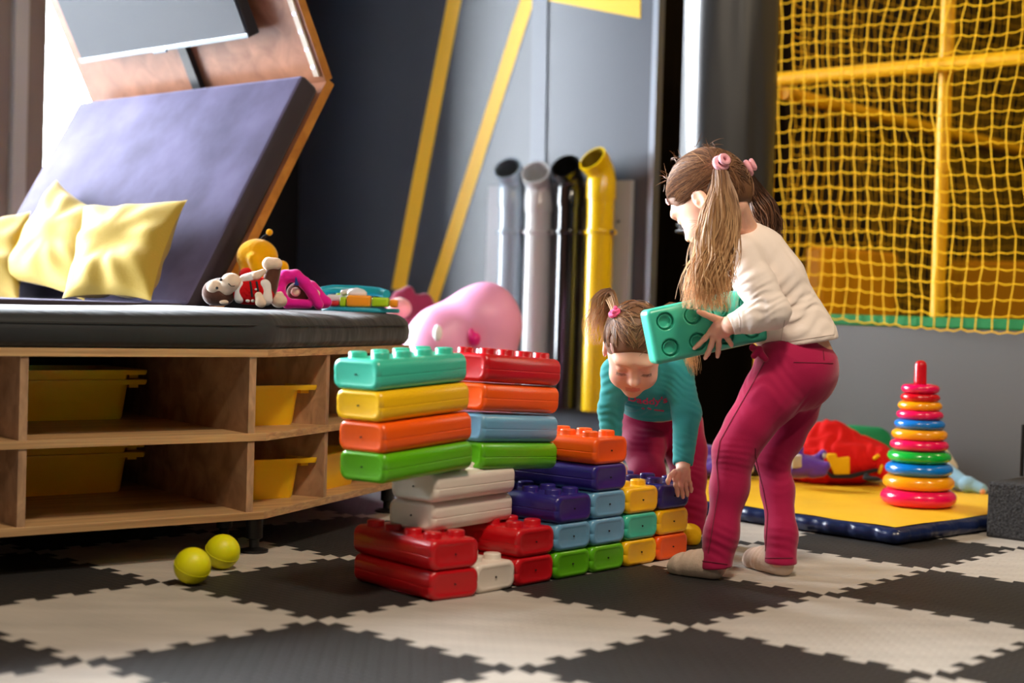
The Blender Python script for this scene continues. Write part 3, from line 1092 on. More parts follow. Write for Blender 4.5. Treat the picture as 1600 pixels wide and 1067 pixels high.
bar(P(A_NET + .06, 3.0, zb2 - .01), P(7.4, 3.0, zb2 - .01))
pp = ata(1473, 250, A_NET + .105)
bar(Vector((pp.x, pp.y, .50)), Vector((pp.x, pp.y, 3.2)), 'post', .025)
bar(P(A_NET + .05, 3.055, 0), P(A_NET + .05, 3.055, 3.2), 'post', .027)
bar(P(7.3, 2.95, 0), P(7.3, 2.95, 3.2), 'post', .027)
bar(P(7.3, 1.2, 0), P(7.3, 1.2, 3.2), 'post', .027)
bar(P(7.3, 2.95, 1.45), P(7.3, 0.4, 1.45))
m = MB(); m.hexa([P(A_NET + .08, .7, .42), P(A_NET + .08, 2.98, .42), P(7.4, 2.98, .42), P(7.4, .7, .42), P(A_NET + .08, .7, .5), P(A_NET + .08, 2.98, .5), P(7.4, 2.98, .5), P(7.4, .7, .5)])
m.build('deck', M['brown_dark'], frame, smooth=0)
q = MB()
q.hexa([P(A_NET - .003, .62, .573), P(A_NET - .003, 3.02, .573), P(A_NET + .083, 3.02, .573), P(A_NET + .083, .62, .573),
        P(A_NET - .003, .62, .612), P(A_NET - .003, 3.02, .612), P(A_NET + .083, 3.02, .612), P(A_NET + .083, .62, .612)])
tag(q.build('edge_pad', M['pad_g'], smooth=0, bevel=.008, seg=3), 'long green pad capping the low grey wall under the net', 'pad')
def ypad(b0, b1, a, z1, label):
    q = MB()
    q.hexa([P(a, b0, .502), P(a, b1, .502), P(a + .1, b1, .502), P(a + .1, b0, .502), P(a, b0, z1), P(a, b1, z1), P(a + .1, b1, z1), P(a + .1, b0, z1)])
    tag(q.build('wall_pad', M['pad_y'], smooth=0, bevel=.02, seg=3), label, 'pad', 'padded panels inside the play frame')
q = MB()
zt_ = ata(1300, 389, 5.35).z
q.hexa([P(5.08, 2.90, .502), P(5.08, 2.98, .502), P(5.70, 2.98, .502), P(5.70, 2.90, .502), P(5.08, 2.90, zt_), P(5.08, 2.98, zt_), P(5.70, 2.98, zt_), P(5.70, 2.90, zt_)])
tag(q.build('wall_pad', M['pad_y'], smooth=0, bevel=.02, seg=3), 'bright orange yellow padded panel low inside the climbing frame, at its left', 'pad', 'padded panels inside the play frame')
bb = [ata(x, 440, 6.6).dot(N) for x in (1352, 1640)]
ypad(bb[1], bb[0], 6.6, ata(1450, 408, 6.6).z, 'dim orange padded panel low inside the play frame, right of the brighter panel')
# ================================================================== building blocks
BL, BW, BH = 0.280, 0.127, 0.0615
def block_mesh(m, studs=False, recess=False):
    q = MB()
    r = .019
    ys = []
    def sect(x, ins):
        w, h = BW - 2 * ins, BH - 2 * ins * .8
        rr = max(.006, r - ins * .4)
        pts = []
        for (cy, cz, a0) in ((w / 2 - rr, h / 2 - rr, 0), (-w / 2 + rr, h / 2 - rr, 90), (-w / 2 + rr, -h / 2 + rr, 180), (w / 2 - rr, -h / 2 + rr, 270)):
            for k in range(7):
                a = math.radians(a0 + 15 * k)
                pts.append([x, BW / 2 + cy + rr * math.cos(a), BH / 2 + cz + rr * math.sin(a)])
        # mould seam along both long sides
        out = []
        for i, p in enumerate(pts):
            out.append(p)
            if i == 13:
                for z, dy in ((.0016, 0), (.0008, .0007), (-.0008, .0007), (-.0016, 0)):
                    out.append([x, BW / 2 - w / 2 + dy, BH / 2 - .002 + z])
            if i == 27:
                for z, dy in ((-.0016, 0), (-.0008, .0007), (.0008, .0007), (.0016, 0)):
                    out.append([x, BW / 2 + w / 2 - dy, BH / 2 - .002 + z])
        return out
    rs = []
    ed = .010
    # slightly dished end panels
    rs.append(sect(.0014, .0165)); rs.append(sect(.0008, .0135)); rs.append(sect(.0, .0105))
    for k in range(1, 6):
        a = math.radians(18 * k)
        rs.append(sect(ed * (1 - math.cos(a)), ed * (1 - math.sin(a))))
    for k in range(5, 0, -1):
        a = math.radians(18 * k)
        rs.append(sect(BL - ed * (1 - math.cos(a)), ed * (1 - math.sin(a))))
    rs.append(sect(BL, .0105)); rs.append(sect(BL - .0008, .0135)); rs.append(sect(BL - .0014, .0165))
    q.rings(rs)
    q.mi = 1
    q.lathe([(.0019, -.001), (.0019, .0014)], (.0002, BW / 2, BH * .5), 10, (-1, 0, 0))
    q.lathe([(.0019, -.001), (.0019, .0014)], (BL - .0002, BW / 2, BH * .5), 10, (1, 0, 0))
    return q
SX, SY, SR, SH = .0665, .061, .0188, .0125
def stud_mesh(m):
    q = MB()
    q.lathe([(SR + .0015, -.0015), (SR, .001), (SR, SH - .003), (SR - .0008, SH - .0012), (SR - .003, SH), (.004, SH), (.001, SH + .0003)], (0, 0, 0), 26)
    return q
COL = dict(red=(196, 10, 22), orange=(246, 92, 12), yellow=(246, 190, 12), green=(92, 176, 14), blue=(104, 162, 196),
           indigo=(44, 34, 118), teal=(64, 190, 160), white=(228, 216, 202))
M['hole'] = mat('pin_hole', (14, 12, 12), .8)
BM = {k: mat(k + '_block_plastic', v, .30, .5, coat=.15, bump=.04, bscale=26) for k, v in COL.items()}
PROTO = {}
def proto(col):
    if col not in PROTO:
        b = block_mesh(None).build('stacking_block', [BM[col], M['hole']], smooth=38, origin=(0, 0, 0))
        s = stud_mesh(None).build('stud', BM[col], b)
        PROTO[col] = [b, s, False]
    return PROTO[col]
def block(col, corner, ang, label, studs=False, tilt=0.0, roll=0.0):
    p = proto(col)
    if not p[2]:
        b, p[2] = p[0], True
        st = p[1]
        first = True
    else:
        b = p[0].copy(); link(b); first = False; st = None
    b.matrix_world = Matrix.Translation(corner) @ Matrix.Rotation(ang, 4, 'Z') @ Matrix.Rotation(-tilt, 4, 'Y') @ Matrix.Rotation(roll, 4, 'X')
    tag(b, label, 'toy block', 'large plastic building blocks of the low wall and tower')
    if studs:
        for i in range(4):
            for j in range(2):
                s = p[1] if (first and i == 0 and j == 0) else p[1].copy()
                if s is not p[1]: link(s)
                s.parent = b
                s.location = (BL / 2 + (i - 1.5) * SX, BW / 2 + (j - .5) * SY, BH)
    elif first:
        p[1].parent = None
        p.append('spare')
    return b
def finish_protos():
    for col, p in PROTO.items():
        if p[1].parent is None:
            bpy.data.objects.remove(p[1])

wang = math.atan2(.579, .509)
wv = Vector((math.cos(wang), math.sin(wang), 0)); nv = Vector((-wv.y, wv.x, 0))
PW = .129
Q0 = Vector((-.0605, 3.113, 0))
HL_ = .0618
def wall_block(col, i, k, label, studs=False, off=0.0, push=0.0):
    c = Q0 + wv * (PW * i + BW + off) + nv * push + Z * (HL_ * k)
    return block(col, c, wang + math.pi / 2, label, studs)
wall_block('white', 0, 0, 'white block on the floor with three round studs showing, between the red blocks', True)
wall_block('red', 1, 0, 'red block on the floor right of the low white block, under another red block')
wall_block('red', 1, 1, 'red studded block resting on a red one, behind the low white block', True)
wall_block('green', 2, 0, 'green floor block next to the red one, left of the two green floor blocks')
wall_block('blue', 2, 1, 'light blue block under the studded indigo block')
wall_block('indigo', 2, 2, 'indigo block with open studs, lowest of the indigo blocks on the left', True)
wall_block('green', 3, 0, 'green floor block next to the yellow one, right of the two green floor blocks')
wall_block('blue', 3, 1, 'light blue block directly on the right green floor block')
wall_block('blue', 3, 2, 'light blue block directly under the plain indigo block')
wall_block('indigo', 3, 3, 'indigo block without visible studs, under the orange studded block')
wall_block('orange', 3, 4, 'orange studded block topping the middle of the wall', True)
wall_block('yellow', 4, 0, 'yellow block on the floor between the green and the orange floor blocks')
wall_block('teal', 4, 1, 'teal green block sandwiched between two yellow blocks')
wall_block('yellow', 4, 2, 'yellow studded block beside the toddler hand', True)
wall_block('orange', 5, 0, 'orange block on the floor at the right end of the wall')
wall_block('yellow', 5, 1, 'yellow block between the orange floor block and the indigo block at the wall end')
wall_block('indigo', 5, 2, 'indigo studded block under the toddler hand', True)
# front red pair
ra = math.radians(130)
rb = Vector((math.cos(ra - math.pi / 2), math.sin(ra - math.pi / 2), 0))
rc0 = Vector((-.150, 3.022, 0))
block('red', rc0 + rb * BW, ra, 'red block on the floor at the front left, lower of the stacked red pair')
block('red', rc0 + rb * BW + Z * HL_ + Vector((-.001, -.002, 0)), ra + .01, 'red studded block at the front left, upper of the red pair, carrying white blocks', True)
# white pair
wa = math.radians(54)
block('white', atz(678, 833, 2 * HL_ + .003) , wa, 'long white block on the red studs, lower of the two stacked white blocks')
cw3 = D(682, 790, 3.10)
block('white', Vector((cw3.x, cw3.y, 3 * HL_ + .004)), wa, 'long white block carrying the two green ones, upper of the two stacked white blocks', True)
# leaning twin towers
ta = math.radians(53)
for col, (x, y), lab, st in (('green', (602, 758), 'green block leaning left at the bottom of the upper left tower', False),
                             ('orange', (601, 711), 'orange block in the upper left tower, between green and yellow', False),
                             ('yellow', (596.5, 661), 'yellow block in the upper left tower, under the teal studded block', False),
                             ('teal', (592.5, 612), 'teal studded block topping the upper left tower', True)):
    block(col, D(x, y, 2.955), ta, lab, st, tilt=.048)
for col, (x, y), lab, st in (('green', (754, 735.5), 'green block leaning right at the bottom of the upper right tower', False),
                             ('blue', (755, 691), 'light blue block in the upper right tower, between green and orange', False),
                             ('orange', (757, 643), 'orange block in the upper right tower, under the red studded block', False),
                             ('red', (760, 597), 'red studded block topping the upper right tower', True)):
    block(col, D(x, y, 3.225), ta, lab, st, tilt=-.056)

# the block the girl carries, underside with round recesses towards us
def held_block():
    s = SDF((-.01, -.01, -.01), (BL + .01, BW + .01, BH + .01), .0022)
    g = np.meshgrid(*[s.lo[k] + s.vs * np.arange(s.n[k]) for k in range(3)], indexing='ij')
    r = .013
    dx = [np.abs(g[0] - BL / 2) - BL / 2 + r, np.abs(g[1] - BW / 2) - BW / 2 + r, np.abs(g[2] - BH / 2) - BH / 2 + r]
    out = np.sqrt(sum(np.maximum(d, 0) ** 2 for d in dx)) + np.minimum(np.maximum(np.maximum(dx[0], dx[1]), dx[2]), 0) - r
    s.a = out.astype(np.float32)
    for i in range(4):
        for j in range(2):
            cx, cy = BL / 2 + (i - 1.5) * SX, BW / 2 + (j - .5) * SY
            rad = np.sqrt((g[0] - cx) ** 2 + (g[1] - cy) ** 2)
            d = np.maximum(rad - .0205, g[2] - .013)
            d = np.maximum(d, -np.maximum(np.abs(rad - .0155) - .0016, g[2] - .013) * 0 - 1)
            s.a = np.maximum(s.a, -d.astype(np.float32))
            s.a = np.minimum(s.a, np.maximum(np.abs(rad - .0150) - .0013, np.abs(g[2] - .009) - .0055).astype(np.float32))
    o = s.mesh('stacking_block', BM['teal'], origin=(0, 0, 0))
    q = None
    for i in range(4):
        for j in range(2):
            if q is None:
                q = stud_mesh(None).build('stud', BM['teal'], o); c = q
            else:
                c = q.copy(); link(c)
            c.parent = o
            c.location = (BL / 2 + (i - 1.5) * SX, BW / 2 + (j - .5) * SY, BH)
    return tag(o, 'teal block carried by the taller girl, its underside with round recesses facing out', 'toy block', 'large plastic building blocks of the low wall and tower')
HB_ = held_block()
h0, h1, h2 = D(1026, 571, 3.405), D(1196, 533, 3.455), D(1022, 488, 3.405)
hx = (h1 - h0).normalized(); hy = (h2 - h0); hy = (hy - hx * hy.dot(hx)).normalized()
hz = hx.cross(hy)
if hz.y < 0:      # local z (stud side) must point away from us: mirror the width axis
    pass
hB0 = h0
if hz.y < 0:
    hB0 = h0 + hy * BW; hy = -hy; hz = -hz
HB_.matrix_world = Matrix(((hx.x, hy.x, hz.x, hB0.x), (hx.y, hy.y, hz.y, hB0.y), (hx.z, hy.z, hz.z, hB0.z), (0, 0, 0, 1)))
finish_protos()

# ================================================================== balls
M['ball'] = mat('lime_ball_plastic', (222, 218, 8), .42, .4)
def ball(x, y, r, label):
    p = atz(x, y)
    q = MB(); q.ball((p.x, p.y + .0, r), r, 36, 22)
    o = tag(q.build('pit_ball', M['ball'], smooth=180), label, 'ball', 'yellow plastic balls on the floor')
    q = MB(); q.torus((p.x, p.y, r), r - .0004, .0011, 1, 48, 6, (.35, -.3, .9)); q.build('mould_seam', M['ball'], o)
ball(300, 913, .0388, 'yellow plastic ball on the floor near the bench, nearer of the two balls')
ball(347, 889, .0388, 'yellow plastic ball on the floor near the bench, farther of the two balls')

# ================================================================== mat
M['mat_y'] = mat('yellow_vinyl', (240, 188, 36), .5, .4, bump=.12, bscale=8, var=.05)
M['mat_b'] = mat('navy_vinyl', (20, 34, 76), .28, .6, bump=.5, bscale=18, detail=2)
mc = Vector((1.034, 3.972, 0)); mdir = Vector((math.cos(math.radians(134.5)), math.sin(math.radians(134.5)), 0)); mdr = Vector((math.cos(math.radians(43)), math.sin(math.radians(43)), 0))
MH = .046
ML, MD = 1.15, 0.98
gm = empty('gym_mat', mc + mdir * ML / 2 + mdr * MD / 2, 'yellow topped gym mat with puckered navy sides, under the soft toys', 'mat')
q = MB()
nu, nvv = 90, 60
rg = np.random.default_rng(5)
def mp(u, v, z): return mc + mdir * u + mdr * v + Z * z
per = [(u, 0) for u in np.linspace(0, ML, nu)][:-1] + [(ML, v) for v in np.linspace(0, MD, nvv)][:-1] + [(u, MD) for u in np.linspace(ML, 0, nu)][:-1] + [(0, v) for v in np.linspace(MD, 0, nvv)][:-1]
rings = []
for ins, z, wob in ((.012, 0.0, 0), (-.004, .006, .4), (-.012, .020, 1), (-.008, .036, 1), (.004, .0440, .5), (.018, .0450, .1)):
    ring = []
    for k, (u, v) in enumerate(per):
        w_ = wob * (.004 * math.sin(k * .9) + .003 * math.sin(k * .37 + 1) + .003 * math.sin(k * 2.1))
        uu = min(max(u, ins + w_), ML - ins - w_); vv = min(max(v, ins + w_), MD - ins - w_)
        if ins < 0:
            uu = u + (-(ins - w_) if u >= ML - 1e-6 else (ins - w_) if u <= 1e-6 else 0)
            vv = v + (-(ins - w_) if v >= MD - 1e-6 else (ins - w_) if v <= 1e-6 else 0)
        ring.append(mp(uu, vv, z + wob * .0015 * math.sin(k * 1.7)))
    rings.append(ring)
q.rings(rings, True, True)
q.build('mat_side', M['mat_b'], gm, smooth=70)
q = MB()
gx, gy = 40, 30
v = []
for j in range(gy + 1):
    for i in range(gx + 1):
        u, w_ = .012 + (ML - .024) * i / gx, .012 + (MD - .024) * j / gy
        e = min(i, gx - i, j, gy - j) / 3
        z = .046 + .0045 * min(1, e) + .0012 * math.sin(i * .8 + j * .5)
        v.append(mp(u, w_, z))
nn = len(v)
f = [(j * (gx + 1) + i, j * (gx + 1) + i + 1, (j + 1) * (gx + 1) + i + 1, (j + 1) * (gx + 1) + i) for j in range(gy) for i in range(gx)]
q.add(v, f)
q.build('mat_top', M['mat_y'], gm, smooth=80)
MT = .051

# ring pyramid
rp = D(1434, 800, 4.44)
base = Vector((rp.x, rp.y, MT))
ppx = 2349.5 / 4.44
axis_lean = Vector((.0, 0, 1))
cols = dict(pink=(238, 8, 88), orange=(252, 164, 6), blue=(8, 120, 214), green=(12, 178, 56), red=(206, 8, 28))
RM = {k: mat(k + '_ring_plastic', v, .22, .5, coat=.4) for k, v in cols.items()}
rows = [('pink', 117, 787, 20, 'widest pink ring at the bottom of the ring pyramid'), ('orange', 110, 762.5, 16.5, 'orange ring second from the bottom of the ring pyramid'),
        ('blue', 104, 738, 15, 'blue ring in the lower half of the ring pyramid, under the green ring'), ('green', 98, 715, 14.5, 'green ring in the ring pyramid, the only green one'),
        ('pink', 90, 695.5, 13, 'pink ring of the ring pyramid directly above the green ring'), ('orange', 86, 677.5, 12.5, 'orange ring in the middle of the ring pyramid, under the small blue ring'),
        ('blue', 78, 661, 11.5, 'blue ring in the upper half of the ring pyramid, the smaller blue one'), ('pink', 72, 646, 11, 'pink ring of the ring pyramid directly above the smaller blue ring'),
        ('orange', 68, 632, 10.5, 'topmost and smallest orange ring of the ring pyramid'), ('red', 61, 618, 9.5, 'small red ring near the top of the ring pyramid'),
        ('pink', 59, 604.5, 11, 'small pink ring at the very top of the ring pyramid, around the red peg')]
zs = []
zcur = MT + .0005
_rt = D(1410, 599, 4.44).z - MT
_rs = _rt / sum(2 * r[3] / ppx * .56 + .0003 for r in rows)
for nm, wpx, ypx, hpx, lab in rows:
    half = hpx / ppx * .56 * _rs
    Rout = wpx / ppx / 2
    r = half * 1.25
    p = D(1434, ypx, 4.44)
    zc = zcur + half
    zcur = zc + half + .0003
    q = MB(); q.torus((base.x + (zc - MT) * .02 - .014 * ((zc - MT) / .4), base.y, zc), Rout - r, r, half / r, 56, 18)
    tag(q.build('stacking_ring', RM[nm], smooth=180), lab, 'toy ring', 'rings of the stacking pyramid')
    zs.append(zc)
ztop = D(1409, 562, 4.44).z
peg = empty('ring_peg', base, 'red peg sticking out of the top of the ring pyramid', 'toy peg')
tx = base.x + (.02 * (ztop - MT) - .014 * ((ztop - MT) / .4))
q = MB(); q.lathe([(.015, MT + .002), (.0115, zcur - .01), (.0185, zcur + .001), (.0185, zcur + .004), (.0175, ztop - .014), (.014, ztop - .005), (.008, ztop - .001), (.001, ztop)], (tx, base.y, 0), 24)
q.build('rod', RM['red'], peg, smooth=50)
q = MB(); q.lathe([(.03, MT + .0005), (.03, MT + .006), (.012, MT + .008)], (base.x, base.y, 0), 24)
q.build('foot', RM['red'], peg)

# foam step and post at the right edge
M['rub'] = mat('speckled_rubber', (54, 53, 54), .85, .3, bump=.5, bscale=160, var=.75, vscale=150)
s0 = atz(1538, 839); s1 = atz(1600, 844)
sd = Vector((.731, -.682, 0)); sn = Vector((.682, .731, 0)); s0 = Vector((1.338, 4.185, 0))
ztop_s = D(1539, 752, s0.y).z
q = MB()
c = s0 + sd * .2 + sn * .17
q.box((c.x, c.y, ztop_s / 2), (.40, .34, ztop_s), sd, sn, Z)
tag(q.build('foam_step', M['rub'], smooth=0, bevel=.006, seg=2), 'dark speckled rubber step block at the right picture edge, beside the mat', 'step')
pp = D(1596, 745, 4.36)
q = MB(); q.tube([(pp.x, pp.y, ztop_s), (pp.x, pp.y, D(1597, 663, 4.36).z)], .0055, 12); o = q.build('peg_post', M['black_metal'])
tag(o, 'thin dark upright rod standing on the speckled step at the right edge', 'rod')

# ================================================================== soft toys on the mat
def plush(name, rgb, fuzz=.5):
    return mat(name, rgb, .95, .1, bump=.25, bscale=90, sheen=fuzz)
M['p_purple'] = plush('purple_plush', (96, 62, 158)); M['p_red'] = mat('red_fabric', (206, 16, 12), .8, .2, bump=.2, bscale=20)
M['p_yel'] = mat('yellow_fabric', (232, 180, 10), .8, .2); M['p_green'] = mat('green_fabric', (26, 138, 84), .7, .3, bump=.2, bscale=14)
M['p_grey'] = plush('pale_patch', (178, 168, 150)); M['p_lblue'] = plush('pale_blue_plush', (140, 182, 206)); M['p_cream'] = plush('cream_plush', (222, 206, 178))
M['p_dark'] = mat('dark_fabric', (22, 18, 20), .9)
def pt(x, y, Y): return tuple(D(x, y, Y))
# collapsed red toy house with yellow windows
Yh = 4.98
t = empty('play_tent', (D(1310, 740, Yh).x, Yh, MT), 'crumpled red fabric toy with yellow patches and black trim, heaped on the mat', 'fabric toy')
sc_ = Yh / 2349.5
s = SDF((.75, 4.72, MT - .005), (1.42, 5.32, .36), .005)
s.ell(pt(1296, 720, 5.0), (.20, .12, .085), k=.05)
s.cone(pt(1262, 712, 5.02), pt(1296, 688, 5.04), .055, .06, .05).cone(pt(1296, 690, 5.04), pt(1370, 716, 5.0), .055, .045, .05)
s.cone(pt(1300, 722, 4.92), pt(1372, 720, 4.92), .045, .045, .04)
s.folds(pt(1280, 700, 4.95), (1, 0, .6), .06, .006, .16, 1.0, 3)
s.cut((0, 0, MT + .001), (0, 0, -1))
s.mesh('cover', M['p_red'], t)
def patch(m, name, pts, Yf, parent, th=.008):
    q = MB(); n = len(pts)
    a = [D(x, y, Yf) for x, y in pts]; b = [p + Vector((.0, .05, 0)) for p in a]
    q.add(a + b, [tuple(range(n)), tuple(range(2 * n - 1, n - 1, -1))] + [(i, n + i, n + (i + 1) % n, (i + 1) % n) for i in range(n)])
    return q.build(name, m, parent, bevel=.003)
patch(M['p_yel'], 'yellow_patch', [(1291, 710), (1307, 709), (1309, 716), (1328, 714), (1328, 741), (1304, 742)], 4.858, t)
patch(M['p_dark'], 'black_trim', [(1290, 733), (1302, 742), (1328, 743), (1352, 737), (1372, 732), (1372, 737), (1330, 748), (1300, 748)], 4.852, t)
blob('green_lining', M['p_green'], t, [('e', pt(1330, 690, 5.16), (.115, .05, .05)), ('c', pt(1280, 680, 5.2), pt(1370, 690, 5.18), .035, .05), ('e', pt(1350, 715, 5.16), (.12, .06, .05))], .005, .03)
# purple plush in front of it
t = empty('plush_toy', (D(1258, 742, 4.78).x, 4.78, MT), 'purple plush figure with a pale square belly patch, lying by the red fabric toy', 'soft toy', 'soft toys on the mat')
blob('body', M['p_purple'], t, [('e', pt(1258, 728, 4.80), (.062, .05, .036)), ('e', pt(1243, 732, 4.80), (.04, .045, .03)), ('c', pt(1245, 713, 4.80), pt(1249, 701, 4.80), .016, .014),
     ('c', pt(1280, 716, 4.8), pt(1286, 708, 4.78), .015, .012), ('c', pt(1278, 730, 4.77), pt(1290, 728, 4.76), .018, .015), ('c', pt(1270, 740, 4.77), pt(1285, 738, 4.76), .014, .014)], .003, .014)
patch(M['p_grey'], 'belly_patch', [(1237, 713), (1253, 711), (1253, 730), (1238, 732)], 4.747, t)
blob('paw_pads', M['p_grey'], t, [('e', pt(1291, 729, 4.752), (.007, .006, .012)), ('e', pt(1288, 712, 4.768), (.006, .005, .010))], .0025, .004)
t = empty('plush_toy', (D(1104, 738, 5.05).x, 5.05, 0), 'purple plush heap between the two girls, dark in the shade', 'soft toy', 'soft toys on the mat')
blob('body', M['p_purple'], t, [('e', pt(1106, 728, 5.05), (.055, .06, .035)), ('e', pt(1094, 735, 5.0), (.03, .04, .026)), ('e', pt(1118, 733, 4.98), (.03, .035, .028)), ('e', pt(1100, 712, 5.1), (.05, .05, .04))], .004, .012)
blob('snout', M['p_cream'], t, [('e', pt(1120, 741, 4.94), (.012, .012, .012))], .003, .004)
t = empty('plush_toy', (D(1172, 738, 5.0).x, 5.0, MT), 'small dark plush with a white muzzle seen between the taller girl legs', 'soft toy', 'soft toys on the mat')
blob('body', M['p_dark'], t, [('e', pt(1178, 732, 5.02), (.035, .04, .028)), ('e', pt(1166, 720, 5.04), (.02, .03, .02))], .004, .01)
blob('muzzle', M['p_cream'], t, [('e', pt(1171, 733, 4.975), (.014, .012, .015))], .003, .004)
# pale blue doll behind the pyramid
t = empty('plush_doll', (D(1505, 770, 4.86).x, 4.86, MT), 'pale blue soft doll lying behind the ring pyramid, limbs towards the step', 'soft toy', 'soft toys on the mat')
blob('body', M['p_lblue'], t, [('c', pt(1478, 738, 4.92), pt(1500, 752, 4.86), .032, .026), ('e', pt(1511, 757, 4.83), (.026, .026, .026)), ('c', pt(1514, 756, 4.83), pt(1534, 764, 4.80), .022, .018)], .0035, .010)
blob('head', M['p_cream'], t, [('c', pt(1470, 712, 5.0), pt(1484, 730, 4.98), .03, .026)], .004, .01)
blob('hand', plush('skin_felt', (226, 160, 120)), t, [('e', pt(1516, 780, 4.80), (.012, .012, .008)), ('e', pt(1527, 782, 4.80), (.013, .012, .008)), ('e', pt(1535, 767, 4.79), (.01, .01, .012))], .0025, .004)
blob('bow', M['p_purple'], t, [('e', pt(1533, 776, 4.80), (.010, .008, .008))], .0025, .004)
t = empty('plush_toy', (D(1376, 735, 4.9).x, 4.9, MT), 'red and orange striped soft toy half hidden left of the ring pyramid', 'soft toy', 'soft toys on the mat')
blob('body', M['p_red'], t, [('c', pt(1374, 716, 4.9), pt(1380, 736, 4.88), .03, .028)], .004, .01)
blob('stripe', M['p_yel'], t, [('c', pt(1366, 716, 4.868), pt(1372, 712, 4.866), .006, .006), ('c', pt(1374, 738, 4.853), pt(1378, 728, 4.850), .005, .005)], .0025, .004)
t = empty('plush_toy', (D(1362, 746, 4.76).x, 4.76, MT), 'tiny dark trinket lying on the mat left of the ring pyramid', 'toy')
blob('body', M['p_dark'], t, [('e', pt(1362, 748, 4.76), (.03, .02, .008)), ('e', pt(1354, 744, 4.77), (.010, .010, .010))], .0025, .006)

# ================================================================== toys on the bench
ZB2 = ZS + .001
M['p_brown'] = plush('brown_plush', (92, 58, 44)); M['p_face'] = plush('beige_plush', (236, 208, 182)); M['p_knit'] = mat('red_knit', (206, 22, 26), .95, .1, bump=.5, bscale=120)
M['p_wht'] = plush('white_trim', (238, 232, 226)); M['p_mag'] = plush('magenta_plush', (226, 34, 150)); M['p_bee'] = plush('yellow_plush', (248, 180, 8)); M['p_blk'] = mat('black_thread', (10, 10, 12), .6)
M['p_blue'] = mat('blue_felt', (22, 60, 140), .9)
Ym = 3.86
t = empty('plush_monkey', (D(385, 470, Ym).x, Ym, ZS), 'brown plush monkey in a red and white sweater lying on the bench', 'soft toy', 'soft toys on the bench')
blob('head', M['p_brown'], t, [('e', pt(345, 456, Ym), (.040, .038, .036)), ('e', pt(332, 458, Ym), (.026, .03, .03))], .0025, .012)
blob('face', M['p_face'], t, [('e', pt(336, 449, Ym - .022), (.022, .02, .020)), ('e', pt(361, 441, Ym - .024), (.027, .026, .024)), ('e', pt(352, 452, Ym - .022), (.020, .018, .018))], .0025, .008)
blob('ear', M['p_face'], t, [('e', pt(350, 472, Ym - .026), (.012, .008, .006))], .002, .004)
q = MB(); q.ball(pt(339, 450, Ym - .0445), .0035, 12, 8); q.ball(pt(345, 437, Ym - .043), .004, 12, 8)
q.build('eye', M['p_blk'], t)
q = MB(); q.tube([pt(357, 443, Ym - .0505), pt(361, 447, Ym - .0515), pt(367, 447, Ym - .0505)], .0011, 6); q.build('mouth', M['p_blk'], t)
blob('sweater', M['p_knit'], t, [('c', pt(383, 455, Ym), pt(408, 455, Ym), .034, .036)], .0025, .012)
blob('collar', M['p_wht'], t, [('c', pt(375, 446, Ym - .02), pt(374, 466, Ym - .02), .013, .013)], .0025, .008)
blob('hem', M['p_wht'], t, [('c', pt(414, 446, Ym - .018), pt(416, 468, Ym - .018), .016, .016)], .0025, .008)
for x in (391, 401):
    q = MB(); q.tube([pt(x, 440, Ym - .030), pt(x + 2, 452, Ym - .0375), pt(x + 3, 464, Ym - .034)], .0026, 8); q.build('knit_stripe', M['p_blk'], t)
for (x, y) in ((390, 470), (396, 476 - 6), (401, 452)):
    pass
blob('knit_spot', M['p_wht'], t, [('e', pt(387, 470, Ym - .030), (.006, .005, .004)), ('e', pt(395, 470, Ym - .033), (.005, .005, .004)), ('e', pt(400, 452, Ym - .037), (.004, .003, .003))], .002, .002)
blob('arm', M['p_wht'], t, [('c', pt(382, 437, Ym - .01), pt(398, 431, Ym - .015), .014, .012)], .0025, .006)
blob('arm', M['p_face'], t, [('c', pt(404, 462, Ym - .045), pt(410, 474, Ym - .05), .010, .010), ('e', pt(406, 472, Ym - .05), (.012, .010, .012))], .0025, .006)
blob('hand', M['p_face'], t, [('c', pt(400, 431, Ym - .018), pt(412, 424, Ym - .018), .012, .007)], .0025, .006)
blob('leg', M['p_brown'], t, [('c', pt(420, 450, Ym), pt(428, 420, Ym), .022, .019)], .0025, .008)
blob('foot', M['p_face'], t, [('c', pt(420, 412, Ym - .01), pt(432, 412, Ym - .012), .017, .015)], .0025, .008)
Yf = 3.93
t = empty('plush_animal', (D(470, 475, Yf).x, Yf, ZS), 'magenta plush with a looping tail, beige paw and blue band lying on the bench', 'soft toy', 'soft toys on the bench')
loop = [(436, 462), (435, 446), (446, 432), (462, 431), (476, 442), (488, 458), (498, 476)]
s_ = [('c', pt(*loop[i], Yf - .012), pt(*loop[i + 1], Yf - .012), .019 - .001 * i, .018 - .001 * i) for i in range(len(loop) - 1)]
blob('tail', M['p_mag'], t, s_ + [('c', pt(448, 474, Yf - .01), pt(482, 475, Yf - .01), .013, .012), ('c', pt(438, 464, Yf - .01), pt(450, 474, Yf - .01), .016, .013)], .0025, .006)
blob('body', M['p_mag'], t, [('c', pt(484, 452, Yf + .03), pt(500, 470, Yf + .03), .024, .022), ('e', pt(508, 472, Yf + .02), (.018, .016, .016))], .0025, .008)
blob('belly', M['p_brown'], t, [('e', pt(468, 458, Yf + .015), (.034, .02, .03))], .0025, .006)
blob('muzzle', M['p_face'], t, [('e', pt(462, 456, Yf - .005), (.013, .012, .012))], .0025, .004)
blob('foot', M['p_face'], t, [('e', pt(493, 459, Yf - .002), (.012, .010, .012))], .0025, .004)
blob('paw', M['p_face'], t, [('e', pt(436, 470, Yf - .05), (.021, .018, .018)), ('c', pt(430, 463, Yf - .055), pt(438, 460, Yf - .055), .010, .008)], .0025, .006)
patch(M['p_blue'], 'blue_band', [(462, 431), (467, 446), (459, 446)], Yf - .0325, t)
